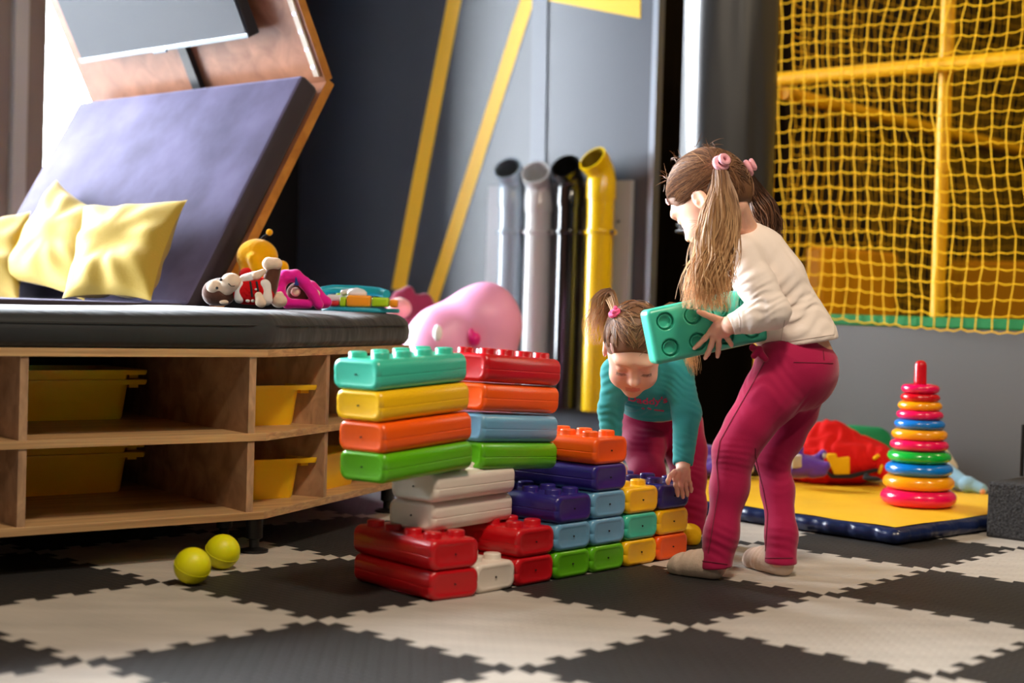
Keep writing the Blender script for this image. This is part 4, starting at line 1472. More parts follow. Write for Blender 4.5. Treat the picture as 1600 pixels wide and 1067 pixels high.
Yb = 4.22
t = empty('plush_bee', (D(402, 450, Yb).x, Yb, ZS), 'yellow plush bee with a bobble feeler peeking from behind the wooden hood', 'soft toy', 'soft toys on the bench')
blob('body', M['p_bee'], t, [('e', pt(402, 402, Yb), (.058, .05, .052)), ('e', pt(400, 432, Yb), (.05, .05, .05)), ('c', pt(396, 404, Yb - .05), pt(402, 420, Yb - .05), .016, .018),
     ('e', pt(440, 418, Yb - .01), (.020, .02, .020)), ('e', pt(430, 424, Yb), (.03, .03, .02))], .003, .012)
q = MB(); q.tube([pt(405, 378, Yb), pt(412, 370, Yb), pt(419, 366, Yb)], .004, 8); q.build('feeler', M['p_blk'], t)
q = MB(); q.ball(pt(421, 363, Yb), .0095, 16, 10); q.build('feeler_bobble', M['p_bee'], t)
blob('scarf', M['p_red'], t, [('e', pt(386, 428, Yb - .045), (.022, .02, .018))], .003, .006)
# activity board
M['t_teal'] = mat('teal_toy_plastic', (30, 168, 190), .35, .5); M['t_lime'] = mat('lime_toy_plastic', (168, 216, 20), .35, .5); M['t_or'] = mat('orange_toy_plastic', (250, 160, 20), .35, .5); M['t_white'] = mat('white_toy_plastic', (232, 234, 236), .35, .5); M['t_red'] = mat('red_toy_plastic', (206, 24, 30), .35)
Yt = 4.22
tc_ = D(562, 478, Yt)
t = empty('activity_board', (tc_.x, Yt, ZS), 'teal, lime and orange plastic activity toy lying at the right end of the bench', 'toy')
q = MB(); q.prism([(tc_.x + .105 * math.cos(a) * (1.0 + .05 * math.cos(2 * a)), Yt + .03 + .10 * math.sin(a)) for a in np.linspace(0, 2 * math.pi, 40)[:-1]], ZS, ZS + .012); q.build('base', M['t_teal'], t, bevel=.004)
def tb_(name, m, x0, x1, y0, y1, Yq, d=.05):
    a, b = D(x0, y1, Yq), D(x1, y0, Yq)
    q = MB(); q.box(((a.x + b.x) / 2, Yq + d / 2, (a.z + b.z) / 2), (b.x - a.x, d, b.z - a.z)); q.build(name, m, t, bevel=.006, seg=3)
tb_('key', M['t_or'], 541, 579, 462, 479, Yt - .06)
tb_('key', M['t_lime'], 580, 607, 465, 479, Yt - .06)
tb_('key', M['t_or'], 608, 621, 468, 480, Yt - .05)
tb_('key', M['t_lime'], 530, 541, 464, 479, Yt - .05)
tb_('key', M['t_red'], 514, 529, 470, 478, Yt - .05)
tb_('panel', M['t_white'], 510, 545, 461, 470, Yt + .0, .06)
tb_('panel', M['t_lime'], 524, 545, 458, 464, Yt + .02, .06)
q = MB(); q.tube([D(502, 455, Yt + .08), D(520, 452, Yt + .10), D(560, 453, Yt + .11), D(592, 456, Yt + .10), D(604, 460, Yt + .07)], .013, 12); q.build('handle_arch', M['t_teal'], t)
blob('dome', M['t_white'], t, [('e', pt(558, 459, Yt - .02), (.028, .025, .016)), ('c', pt(536, 457, Yt), pt(558, 455, Yt), .008, .010)], .003, .008)

# ================================================================== large toys beyond the bench
M['pinkp'] = mat('pale_pink_plastic', (252, 172, 216), .4, .5); M['magp'] = mat('magenta_plastic', (232, 20, 130), .4, .5); M['eye_w'] = mat('white_plastic', (244, 244, 244), .35)
Yp = 5.25
g0 = D(715, 540, Yp)
t = empty('ride_on_animal', (g0.x, Yp, 0), 'pale pink plastic animal seat with a white eye, behind the block towers', 'ride-on toy')
s = SDF((g0.x - .32, Yp - .26, 0), (g0.x + .36, Yp + .26, .78), .008)
s.ell(pt(755, 500, Yp), (.13, .13, .115), k=.06)
s.cone(pt(760, 480, Yp), pt(690, 515, Yp - .02), .075, .075, .06)
s.ell(pt(690, 545, Yp - .02), (.135, .13, .14), k=.05)
s.ell((g0.x, Yp, .26), (.18, .14, .16), k=.08)
for sx, sy in ((-.13, -.1), (-.13, .1), (.12, -.1), (.12, .1)):
    s.cone((g0.x + sx, Yp + sy, .06), (g0.x + sx * .8, Yp + sy * .8, .26), .055, .06, .04)
s.cone((g0.x + .1, Yp, .3), pt(770, 520, Yp), .1, .09, .05)
s.cut((0, 0, .002), (0, 0, -1))
s.mesh('body', M['pinkp'], t)
blob('eye', M['eye_w'], t, [('e', pt(684, 521, Yp - .137), (.017, .02, .030))], .003, .004)
blob('cheek', M['magp'], t, [('e', pt(742, 530, Yp - .125), (.020, .03, .024)), ('e', pt(736, 526, Yp - .12), (.012, .03, .030))], .003, .006)
M['maroon'] = plush('dusty_maroon_plush', (136, 50, 76))
Yq = 5.68
g1 = D(660, 500, Yq)
t = empty('plush_bear', (g1.x, Yq, 0), 'big dusty maroon plush with pointed ears behind the end of the bench', 'soft toy')
s = SDF((g1.x - .30, Yq - .24, 0), (g1.x + .26, Yq + .24, .76), .009)
s.ell((g1.x - .02, Yq, .22), (.20, .2, .24), k=.05)
s.ell((g1.x - .02, Yq, .45), (.13, .12, .13), k=.06)
s.cone(pt(628, 500, Yq), pt(638, 455, Yq), .06, .022, .04).cone(pt(672, 505, Yq), pt(664, 470, Yq), .05, .03, .04).cone(pt(616, 480, Yq), pt(622, 462, Yq), .03, .02, .03)
s.cut((0, 0, .002), (0, 0, -1))
s.mesh('body', M['maroon'], t)
blob('muzzle', plush('rose_plush', (236, 176, 168)), t, [('e', pt(624, 482, Yq - .13), (.045, .05, .04))], .005, .01)
# ================================================================== people
from mathutils.bvhtree import BVHTree
M['skin'] = mat('skin', (238, 186, 160), .48, .35, sss=.25, bump=.02, bscale=200, var=.03, vscale=30)
M['lips'] = mat('lips', (220, 138, 124), .42, .4, sss=.2)
M['shirt_w'] = mat('cream_jersey', (236, 222, 212), .85, .2, bump=.05, bscale=300, sheen=.2)
M['pants'] = mat('crimson_sweat_fabric', (164, 20, 70), .8, .2, bump=.06, bscale=260, sheen=.3)
M['seam_p'] = mat('dark_crimson_seam', (104, 10, 40), .85)
M['sock'] = mat('beige_sock_knit', (206, 182, 162), .9, .15, bump=.12, bscale=220, sheen=.2)
M['sock_y'] = mat('yellow_sock_knit', (242, 192, 24), .9, .15, bump=.12, bscale=220)
M['shirt_t'] = mat('turquoise_jersey', (62, 170, 168), .85, .2, bump=.05, bscale=300, sheen=.25)
M['tie_p'] = mat('pink_hair_tie', (240, 170, 182), .7, .3, bump=.3, bscale=120)
M['tie_h'] = mat('hot_pink_hair_tie', (238, 92, 138), .7, .3, bump=.4, bscale=140)
M['clip'] = mat('pale_pink_clip', (240, 190, 188), .3, .5)
M['lash'] = mat('lash_hair', (40, 24, 16), .6)
def hair_mat(name, c_root, c_tip, zdir=True):
    m = bpy.data.materials.new(name)
    m.use_nodes = True
    nt = m.node_tree
    b = nt.nodes['Principled BSDF']
    b.inputs['Roughness'].default_value = .5
    b.inputs['Specular IOR Level'].default_value = .3
    tc = nt.nodes.new('ShaderNodeTexCoord')
    sp = nt.nodes.new('ShaderNodeSeparateXYZ')
    nt.links.new(tc.outputs['Generated'], sp.inputs['Vector'])
    r = nt.nodes.new('ShaderNodeValToRGB')
    r.color_ramp.elements[0].position = .15
    r.color_ramp.elements[1].position = .95
    r.color_ramp.elements[0].color = (*lin(c_tip), 1)
    r.color_ramp.elements[1].color = (*lin(c_root), 1)
    nt.links.new(sp.outputs['Z'], r.inputs['Fac'])
    nt.links.new(r.outputs['Color'], b.inputs['Base Color'])
    return m
HAIR = [mat('hair_brown', (112, 76, 52), .5, .3), mat('hair_light_brown', (144, 104, 72), .5, .3), mat('hair_dark_brown', (76, 50, 35), .5, .3)]
TAIL = [hair_mat('tail_brown', (112, 78, 56), (214, 164, 112)), hair_mat('tail_blonde', (136, 100, 72), (238, 192, 138)), hair_mat('tail_dark_brown', (88, 60, 44), (182, 134, 88))]  # last one: darkest strand tone, mixed in at random, also the core

def A(v): return np.array(v, float)
class Head:
    def __init__(s, C, yawdir, pitch, k=1.0, roll=0.0):
        f0 = Vector(yawdir).normalized()
        s.f = f0 * math.cos(pitch) - Z * math.sin(pitch)
        s.u = f0 * math.sin(pitch) + Z * math.cos(pitch)
        s.l = s.u.cross(s.f)
        if roll:
            u, l = s.u, s.l
            s.u = u * math.cos(roll) + l * math.sin(roll)
            s.l = l * math.cos(roll) - u * math.sin(roll)
        s.C, s.k = Vector(C), k
    def p(s, f, u, l): return s.C + (s.f * f + s.u * u + s.l * l) * s.k
    def ax(s): return (tuple(s.f), tuple(s.u), tuple(s.l))
    def build(s, S):
        k, ax = s.k, s.ax()
        E = lambda f, u, l, r, kk=.012, op='u': S.ell(s.p(f, u, l), tuple(x * k for x in r), ax, kk * k, op)
        Cn = lambda a, b, ra, rb, kk=.01: S.cone(s.p(*a), s.p(*b), ra * k, rb * k, kk * k)
        E(-.010, .034, 0, (.088, .080, .071))                 # cranium
        E(.028, -.012, 0, (.056, .072, .060), .03)            # face
        E(.034, -.052, 0, (.048, .040, .044), .03)            # jaw
        E(.064, -.084, 0, (.017, .015, .018), .022)           # chin
        for q in (1, -1):
            E(.056, -.038, .032 * q, (.026, .026, .026), .02)  # cheeks
            E(.069, .030, .026 * q, (.016, .009, .022), .02)   # brow
            E(.092, .008, .030 * q, (.018, .010, .015), .014, 's')  # eye hollow
            E(.0665, .006, .0300 * q, (.0145, .0125, .0150), .003)  # lid
            E(.0795, .0015, .0300 * q, (.003, .0022, .013), .003, 's')  # lid crease
            # ear
            E(-.012, -.008, .0735 * q, (.018, .028, .008), .006)
            E(-.010, -.006, .0815 * q, (.010, .018, .005), .004, 's')
            E(-.003, -.010, .0770 * q, (.004, .006, .004), .004)
        Cn((.078, .012, 0), (.091, -.020, 0), .0075, .0095, .012)   # nose bridge
        E(.0945, -.0235, 0, (.0095, .0085, .0095), .008)           # tip
        for q in (1, -1):
            E(.0850, -.0275, .0085 * q, (.0085, .0065, .0065), .005)
            E(.0905, -.0335, .0050 * q, (.003, .0022, .0026), .002, 's')
        E(.0795, -.0505, 0, (.0075, .0045, .0175), .006)           # upper lip
        E(.0785, -.0595, 0, (.0078, .0050, .0145), .006)           # lower lip
        E(.0875, -.0548, 0, (.005, .0009, .016), .002, 's')        # mouth line
    def lips(s, o, org):
        me = o.data
        me.materials.append(M['lips'])
        co = np.zeros(len(me.polygons) * 3)
        me.polygons.foreach_get('center', co)
        co = co.reshape(-1, 3) + np.array(org) - np.array(s.C)
        f, u, l = co @ A(s.f) / s.k, co @ A(s.u) / s.k, co @ A(s.l) / s.k
        sel = (f > .066) & (np.abs(l) < .0185) & (u > -.0655 + .35 * np.abs(l) * .3) & (u < -.0462 - .10 * np.abs(l))
        mi = np.where(sel, 1, 0).astype(np.int32)
        me.polygons.foreach_set('material_index', mi)
    def face_hair(s, parent):
        q = MB()
        for sd in (1, -1):
            for t in np.linspace(-1, 1, 15):      # lowered lashes
                a = s.p(.0800 - .004 * t * t, -.0058 + .0022 * t * t, .030 * sd + .0125 * t)
                q.tube([a, s.p(.0855 - .004 * t * t, -.0082 + .002 * t * t, .030 * sd + .0135 * t), s.p(.0868 - .004 * t * t, -.0085, .030 * sd + .0150 * t)], [.0006, .0004, .0002], 4)
        q.build('eyelash', M['lash'], parent)
        q = MB()
        for sd in (1, -1):
            for t in np.linspace(-1, 1, 26):
                u0 = .0285 + .0035 * (1 - t * t) + rng.normal() * .0009
                a = s.p(.0835 - .006 * (t * .5 + .5) ** 2, u0 - .001, (.028 + .015 * t) * sd)
                b = s.p(.0840 - .0085 * (t * .5 + .62) ** 2, u0 + .0016, (.0335 + .015 * t) * sd)
                q.tube([a, b], [.0007, .0003], 4)
        q.build('eyebrow', HAIR[1], parent)
    # hair shell
    def cap(s, parent, extra=0.0):
        k, ax = s.k, s.ax()
        S = SDF(A(s.C) - .15 * k, A(s.C) + .17 * k, .0028)
        S.ell(s.p(-.012, .036, 0), tuple(x * k for x in (.094, .087, .077)), ax, .01)
        S.ell(s.p(-.045, .0, 0), tuple(x * k for x in (.060, .07, .066)), ax, .03)
        S.ell(s.p(.100, -.014, 0), tuple(x * k for x in (.066, .082, .090)), ax, .012, 's')
        for q in (1, -1):
            S.ell(s.p(.016, -.034, .085 * q), tuple(x * k for x in (.056, .046, .045)), ax, .01, 's')
        S.ell(s.p(-.01, -.095, 0), tuple(x * k for x in (.07, .045, .09)), ax, .02, 's')
        o = S.mesh('hair', HAIR[0], parent)
        s.bvh = bvh_of(o)
        return o
    def dirpt(s, d, off=0.0):
        R = A((.0945, .0875, .0775)) + off
        d = A(d) / np.linalg.norm(d)
        q = A((-.012, .036, 0)) + R * d
        pt_ = s.p(*q)
        c = s.p(-.012, .036, 0)
        n = (pt_ - c).normalized()
        hit = s.bvh.ray_cast(c + n * .22, -n)[0]
        if hit is not None and -.012 < (hit - c).length - (pt_ - c).length < .035:
            return hit + n * (off + .0002)
        return pt_
    def strands(s, parent, starts, end, n, r=.0011, jit=.06, name='hair_strands', spread=.10):
        q = MB()
        for i in range(n):
            a = A(starts[rng.integers(len(starts))]) + rng.normal(size=3) * jit
            b = A(end) + rng.normal(size=3) * spread
            a /= np.linalg.norm(a); b /= np.linalg.norm(b)
            om = math.acos(np.clip(a @ b, -1, 1)) + 1e-4
            off = rng.uniform(-.0005, .0022)
            side = np.cross(a, b); side /= np.linalg.norm(side) + 1e-6
            bow = rng.normal() * .04
            pts = []
            for t in np.linspace(0, 1, 9):
                d = (math.sin((1 - t) * om) * a + math.sin(t * om) * b) / math.sin(om) + side * bow * math.sin(math.pi * t)
                pts.append(s.dirpt(d, off + .001 * math.sin(3.14 * t)))
            q.mi = int(rng.choice([0, 0, 1, 2]))
            q.tube(pts, [r * .5, r, r, r, r, r, r, r, r * .8], 4, cap=False)
        return q.build(name, HAIR, parent, smooth=80)

def tail(parent, path, wid, dep, side, back, n, r=.0012, name='pigtail', wave=.006, mats=None, ragged=.12, core=True):
    """bundle of wavy strands along path; wid/dep are half sizes at each path point"""
    path = [Vector(p) for p in path]
    K = len(path)
    side, back = Vector(side).normalized(), Vector(back).normalized()
    def at(t):
        x = t * (K - 1); i = min(int(x), K - 2); f = x - i
        p0, p1, p2, p3 = path[max(i - 1, 0)], path[i], path[i + 1], path[min(i + 2, K - 1)]
        return .5 * ((2 * p1) + (-p0 + p2) * f + (2 * p0 - 5 * p1 + 4 * p2 - p3) * f * f + (-p0 + 3 * p1 - 3 * p2 + p3) * f ** 3)
    def w(arr, t):
        return float(np.interp(t * (K - 1), range(K), arr))
    q = MB()
    for i in range(n):
        a, rad = rng.uniform(0, 2 * math.pi), math.sqrt(rng.uniform(.05, 1))
        cx, cy = rad * math.cos(a), rad * math.sin(a)
        ph, fr = rng.uniform(0, 6.28), rng.uniform(9, 15)
        end = 1 - abs(rng.normal()) * ragged
        dx, dy = rng.normal() * .25, rng.normal() * .25
        clump = round(cx * 3) / 3
        pts, rr = [], []
        for t in np.linspace(0, end, 18):
            g = cx * (1 - t) + (cx * .45 + clump * .55) * t + dx * t * t
            tg = (at(min(1, t + .04)) - at(max(0, t - .04))).normalized()
            side = tg.cross(back).normalized()
            pts.append(at(t) + side * (w(wid, t) * g + wave * t * math.sin(fr * t + ph * .35 + clump * 2)) + back * (w(dep, t) * (cy + dy * t * t) + wave * .6 * t * math.cos(fr * t + ph)))
            rr.append(r * (1 if t < .75 * end else max(.25, (end - t) / (.25 * end))))
        q.mi = int(rng.choice([0, 1, 1, 2]))
        q.tube(pts, rr, 4, cap=False)
    if core:
        q.mi = 2
        ts = np.linspace(.02, .82, 14)
        rings = []
        for t in ts:
            sc = .80 if t < .7 else .80 * (1 - (t - .7) * 3)
            rings.append([at(t) + side * (w(wid, t) * sc * math.cos(b)) + back * (w(dep, t) * sc * math.sin(b)) for b in np.linspace(0, 2 * math.pi, 17)[:-1]])
        q.rings(rings)
    return q.build(name, mats or TAIL, parent, smooth=80)

def flyaway(parent, starts, n, length, down=.3, mats=None, cen=None):
    q = MB()
    for i in range(n):
        p = Vector(starts[rng.integers(len(starts))]) + Vector(rng.normal(size=3) * .006)
        d = Vector(rng.normal(size=3)).normalized()
        if cen is not None: d = ((p - cen).normalized() * .5 + d * .7).normalized()
        pts = [p]
        L = length * rng.uniform(.4, 1)
        c = Vector(rng.normal(size=3)) * .3
        for k in range(7):
            d = (d + c * .25 - Z * down * .3).normalized()
            pts.append(pts[-1] + d * L / 7)
        q.mi = int(rng.integers(0, 2))
        q.tube(pts, [.0005] * 6 + [.0003, .0002], 3, cap=False)
    return q.build('loose_hair', mats or HAIR, parent, smooth=80)

def bvh_of(o):
    me = o.data
    mw = ORG[o.name]
    vs = [v.co + mw for v in me.vertices]
    return BVHTree.FromPolygons(vs, [tuple(p.vertices) for p in me.polygons])
def onto(bvh, x, y, lift=.001):
    c = Vector((0, 0, CAMH))
    hit, nr, _, _ = bvh.ray_cast(c, ray(x, y).normalized())
    if hit is None: return None
    if nr.dot(ray(x, y)) > 0: nr = -nr
    return hit + nr * lift
def onto_line(bvh, pts, n=10, lift=.0006):
    out = []
    for (x0, y0), (x1, y1) in zip(pts[:-1], pts[1:]):
        for t in np.linspace(0, 1, n, endpoint=False):
            p = onto(bvh, x0 + (x1 - x0) * t, y0 + (y1 - y0) * t, lift)
            if p is not None: out.append(p)
    return out

# ------------------------------------------------------------------ the taller girl
def pg(x, y, Y): return A(D(x, y, Y))
girl = empty('person', (.52, 3.45, 0), 'taller girl with long pigtails, cream shirt and crimson trousers, carrying a teal block', 'person')
yaw = math.radians(37)
hd1 = Head((0, 0, 0), (-math.cos(yaw), math.sin(yaw), 0), math.radians(43), 1.0)
ear = D(1094, 311, 3.40)
hd1.C = ear - (hd1.p(-.012, -.008, .0735) - hd1.C)
faceY = lambda x: 3.405 + .05 * (x - 1026) / 170
fn = lambda x, y, off: A(D(x, y, faceY(x) - off))
S = SDF((.30, 3.27, -.01), (.86, 3.76, 1.06), .0023)
hd1.build(S)
neck0, neck1 = A(hd1.p(-.035, -.045, 0)), pg(1164, 376, 3.515)
S.cone(neck0, neck1, .036, .037, .02)
fl = ((0, 1, 0), 1.30)
S.chain([neck1, pg(1185, 400, 3.52), pg(1215, 445, 3.52), pg(1242, 505, 3.52), pg(1252, 555, 3.52)], [.034, .046, .054, .056, .072], .03, flat=fl)
shL, elL, wrL = pg(1157, 402, 3.425), pg(1207, 487, 3.375), pg(1143, 507, 3.388)
shR, elR, wrR = pg(1172, 402, 3.605), pg(1195, 475, 3.64), pg(1135, 505, 3.535)
S.cone(pg(1170, 395, 3.50), shL, .034, .032, .02).chain([shL, elL, wrL], [.032, .028, .0195], .012)
S.cone(pg(1180, 395, 3.54), shR, .034, .032, .02).chain([shR, elR, wrR], [.032, .028, .0195], .012)
legL = [(1230, 577, 3.475), (1202, 622, 3.45), (1169, 668, 3.435), (1147, 706, 3.43), (1140, 760, 3.425), (1127, 835, 3.40), (1118, 884, 3.39)]
rL = [.078, .061, .049, .0445, .0395, .0345, .0375]
legR = [(1246, 582, 3.565), (1240, 640, 3.56), (1224, 683, 3.55), (1207, 716, 3.53), (1215, 765, 3.515), (1221, 835, 3.475), (1220, 879, 3.460)]
rR = [.074, .054, .045, .0375, .036, .0345, .037]
for lg, rr in ((legL, rL), (legR, rR)):
    S.chain([pg(*q) for q in lg], [r - .014 for r in rr], .02)
# feet
def foot(S, heel, toe, ankle, grow=0.0, sc=1.0):
    h, t = A(heel), A(toe)
    d = t - h
    m = h + d * .48
    S.cone(h + A((0, 0, .024 * sc)), m + A((0, 0, .026 * sc)), .0235 * sc + grow, .0245 * sc + grow, .015)
    S.cone(m + A((0, 0, .026 * sc)), h + d * .80 + A((0, 0, .019 * sc)), .0245 * sc + grow, .0215 * sc + grow, .015)
    S.cone(h + d * .80 + A((0, 0, .019 * sc)), h + d * .94 + A((0, 0, .0145 * sc)), .0215 * sc + grow, .0135 * sc + grow, .012)
    S.cone(A(ankle), h + d * .20 + A((0, 0, .034 * sc)), .0195 * sc + grow, .0225 * sc + grow, .02)
hL, tL = (.468, 3.392, 0), (.386, 3.452, 0)
hR, tR = (.638, 3.463, 0), (.580, 3.585, 0)
foot(S, hL, tL, pg(1118, 868, 3.39)); foot(S, hR, tR, pg(1221, 862, 3.468))
# left hand spread on the block
def finger(S, pts, r0, r1): S.chain(pts, list(np.linspace(r0, r1, len(pts))), .004)
palm = [fn(1140, 508, .016), fn(1122, 513, .0145)]
S.cone(wrL, palm[0], .0185, .0165, .012).cone(palm[0], palm[1], .0165, .0150, .012)
S.cone(fn(1128, 505, .014), fn(1113, 519, .0125), .012, .0105, .010).cone(fn(1134, 518, .014), fn(1118, 523, .0125), .012, .0105, .010)
finger(S, [fn(1128, 501, .015), fn(1113, 496, .0135), fn(1101, 491, .0105), fn(1092, 487, .0085)], .0088, .0060)
finger(S, [fn(1111, 518, .0125), fn(1101, 529, .0105), fn(1092, 538, .0085), fn(1085, 544, .0070)], .0068, .0048)
finger(S, [fn(1116, 523, .0125), fn(1111, 540, .0115), fn(1106, 552, .0085), fn(1102, 559, .0070)], .0070, .0050)
finger(S, [fn(1123, 525, .0125), fn(1123, 540, .0115), fn(1122, 550, .0085), fn(1121, 557, .0070)], .0068, .0048)
finger(S, [fn(1132, 523, .0125), fn(1138, 531, .0110), fn(1142, 537, .0080), fn(1143, 540, .0070)], .0060, .0045)
# right hand on the far side of the block
bk = lambda x, y, off: A(D(x, y, faceY(x) + .0615 + .0125 + off))
S.cone(wrR, bk(1118, 512, .014), .0185, .014, .012)
for (x, y) in ((1094, 500), (1092, 515), (1095, 530), (1102, 543)):
    finger(S, [bk(1114, 512 + (y - 515) * .4, .012), bk((1114 + x) / 2, (512 + y) / 2, .010), bk(x, y, .006)], .0068, .0050)
finger(S, [bk(1122, 505, .012), bk(1116, 492, .010), bk(1108, 484, .008)], .0078, .0056)
body1 = S.mesh('body', M['skin'], girl)
hd1.lips(body1, ORG[girl.name])
hd1.face_hair(girl)
# finger nails
q = MB()
for (x, y, ax) in ((1090.5, 486, (-1, -.4)), (1084, 544.5, (-.7, .7)), (1101.5, 560.5, (-.3, 1)), (1121, 558, (0, 1)), (1143, 540.5, (.3, 1))):
    c = D(x, y, faceY(x) - .0112)
    q.lathe([(.0005, .0008), (.0026, .0006), (.0031, 0)], c, 10, (0, -1, 0))
q.build('fingernail', mat('nail', (244, 196, 182), .3), girl)
# shirt
S = SDF((.40, 3.24, .40), (.92, 3.80, .90), .0026)
sp = [(1166, 374, 3.515), (1184, 396, 3.52), (1208, 438, 3.52), (1236, 495, 3.52), (1250, 532, 3.52), (1254, 560, 3.52)]
S.chain([pg(*q) for q in sp], [.040, .058, .068, .0665, .0785, .080], .035, flat=fl)
S.cone(pg(1172, 392, 3.49), shL, .048, .043, .03)
S.cone(pg(1180, 392, 3.55), shR, .048, .043, .03)
S.chain([shL, (shL + elL) / 2, elL], [.044, .0425, .0395], .016)
S.chain([elL, (elL + wrL) / 2, wrL + (elL - wrL) * .06], [.0395, .0335, .0250], .012)
S.chain([shR, elR, wrR + (elR - wrR) * .08], [.043, .038, .026], .016)
# loose belly front
S.cone(pg(1172, 440, 3.50), pg(1202, 520, 3.50), .038, .034, .04)
# folds
S.folds(pg(1195, 470, 3.35), (.35, 0, -.9), .017, 0.00161, .042, 1.5, 2)
S.folds(pg(1180, 500, 3.35), (1, 0, .15), .019, 0.00149, .040, 1.5, 3)
S.folds(pg(1160, 430, 3.37), (.5, 0, -.8), .024, 0.00136, .05, 1.5, 4)
S.folds(pg(1235, 490, 3.44), (.3, 0, -1), .030, 0.00198, .075, 1.5, 5)
S.folds(pg(1262, 510, 3.46), (.2, .1, -1), .026, 0.00161, .06, 1.5, 6)
S.folds(pg(1225, 420, 3.45), (.8, 0, .5), .032, 0.00136, .06, 1.5, 7)
# neckline, hem and cuffs
hemd = pg(1313, 527, 3.52) - pg(1190, 543, 3.52); hemn = A((hemd[2], 0, -hemd[0]))
S.cut(pg(1250, 535.5, 3.52), hemn, .006)
nd = A(neck0) - A(neck1); S_ = np.linalg.norm(nd)
S.ell(A(neck1) + nd * .55, (.045, .045, .034), None, .006, 's')
cw = wrL - elL; cw /= np.linalg.norm(cw)
S.ell(A(wrL) + cw * .026, (.034, .034, .030), None, .004, 's')
S.ell(fn(1118, 520, .012), (.036, .03, .036), None, .004, 's')
shirt1 = S.mesh('shirt', M['shirt_w'], girl)
bv = bvh_of(shirt1)
def stitched(name, m, paths, parent, r=.0008, lift=.0004):
    q = MB()
    for pts in paths:
        if len(pts) > 2: q.tube(pts, r, 5)
    if q.v: q.build(name, m, parent)
M['stitch'] = mat('cream_stitch', (196, 178, 168), .9)
stitched('seam', M['stitch'], [onto_line(bv, [(1194, 537), (1250, 531), (1309, 522)]), onto_line(bv, [(1153, 486), (1157, 502), (1156, 520)], 8), onto_line(bv, [(1226, 500), (1222, 520), (1220, 536)], 8)], girl)
# trousers
S = SDF((.38, 3.26, .02), (.92, 3.76, .62), .0027)
S.cone(pg(1236, 534, 3.52), pg(1246, 572, 3.52), .070, .092, .02, flat=((0, 1, 0), 1.22))
S.ell(pg(1245, 588, 3.52), (.076, .110, .076), None, .04)
for lg, rr in ((legL, rL), (legR, rR)):
    S.chain([pg(*q) for q in lg], rr, .030 if lg is legL else .022)
S.folds(pg(1143, 712, 3.40), (.25, 0, 1), .017, 0.0006, .045, 2.4, 11)
S.folds(pg(1212, 738, 3.48), (.1, 0, 1), .016, 0.0007, .05, 2.4, 12)
S.folds(pg(1190, 600, 3.40), (.7, 0, .7), .035, 0.00092, .08, 1.5, 13)
S.folds(pg(1235, 640, 3.45), (.8, 0, -.6), .030, 0.00126, .06, 1.5, 14)
S.folds(pg(1125, 850, 3.36), (.3, 0, 1), .022, 0.00092, .04, 1.5, 15)
S.folds(pg(1220, 850, 3.44), (.2, 0, 1), .022, 0.00076, .04, 1.5, 16)
S.cut(pg(1240, 527, 3.52), -hemn, .004)
la, ra_ = pg(1117, 886.5, 3.39), pg(1220, 880, 3.460)
S.cutnear(la, (.10, 0, -1), (.07, .07, .045))
S.cutnear(ra_, (0, 0, -1), (.06, .07, .045))
pants1 = S.mesh('trousers', M['pants'], girl)
bv = bvh_of(pants1)
stitched('side_seam', M['seam_p'], [onto_line(bv, [(1200, 556), (1176, 600), (1146, 652), (1125, 690), (1120, 722), (1123, 765), (1112, 835), (1106, 868)]),
         onto_line(bv, [(1180, 700), (1180, 712), (1193, 765), (1200, 802), (1196, 868)]), onto_line(bv, [(1240, 566), (1306, 568)], 14), onto_line(bv, [(1286, 548), (1288, 566)], 6),
         onto_line(bv, [(1094, 876), (1140, 882)], 12), onto_line(bv, [(1196, 872), (1242, 872)], 12)], girl, .0011)
blob('waist_bow', M['pants'], girl, [('c', pg(1186, 546, 3.42), pg(1178, 556, 3.41), .009, .007), ('c', pg(1188, 552, 3.42), pg(1196, 561, 3.415), .009, .007), ('c', pg(1176, 543, 3.43), pg(1184, 549, 3.42), .008, .008)], .0022, .004)
# socks
for nm, (h, t, an, seed) in (('a', (hL, tL, pg(1118, 862, 3.39), 1)), ('b', (hR, tR, pg(1221, 857, 3.468), 2))):
    lo = np.minimum(np.minimum(A(h), A(t)), an) - .06; hi = np.maximum(np.maximum(A(h), A(t)), an) + .06
    lo[2] = -.012
    S = SDF(lo, hi, .0021)
    foot(S, h, t, an, .0050)
    dd = A(t) - A(h)
    S.folds(A(h) + dd * .55 + A((0, 0, .04)), dd + A((0, 0, .03)), .016, .0008, .05, .8, seed)
    S.cut((0, 0, .0012), (0, 0, -1), .002)
    S.mesh('sock', M['sock'], girl)
# hair
hd1.cap(girl)
tieL, tieR = A((-.78, -.13, .64)), A((-.84, -.22, -.52))
line = [(.80, .52, .28), (.76, .60, .0), (.68, .40, .60), (.74, .48, .45), (.50, .05, .86), (.3, -.1, .95), (.1, -.12, .99), (.80, .55, .15), (.55, .26, .78)]
hd1.strands(girl, line, tieL, 520, .0012, .06)
hd1.strands(girl, [(-.9, -.5, .1), (-.6, -.75, .35), (-.3, -.6, .75), (-.95, .1, .0), (-.8, .5, 0), (0, .95, .05), (.5, .85, .05), (-.4, .9, .02), (-.9, -.2, .2), (-1, .3, -.05), (-1, -.2, 0), (-.8, .7, 0), (-.6, .85, .0)], tieL, 620, .0012, .10)
hd1.strands(girl, [(-.9, -.5, -.1), (-.6, -.75, -.35), (-.3, -.6, -.75), (-.95, .1, 0), (0, .95, -.05), (.5, .85, -.05), (.85, .4, -.3), (.5, .05, -.86), (-1, .3, -.05), (-1, -.2, -.05), (-.8, .7, -.05)], tieR, 520, .0012, .10)
pL, pR = hd1.dirpt(tieL, .004), hd1.dirpt(tieR, .004)
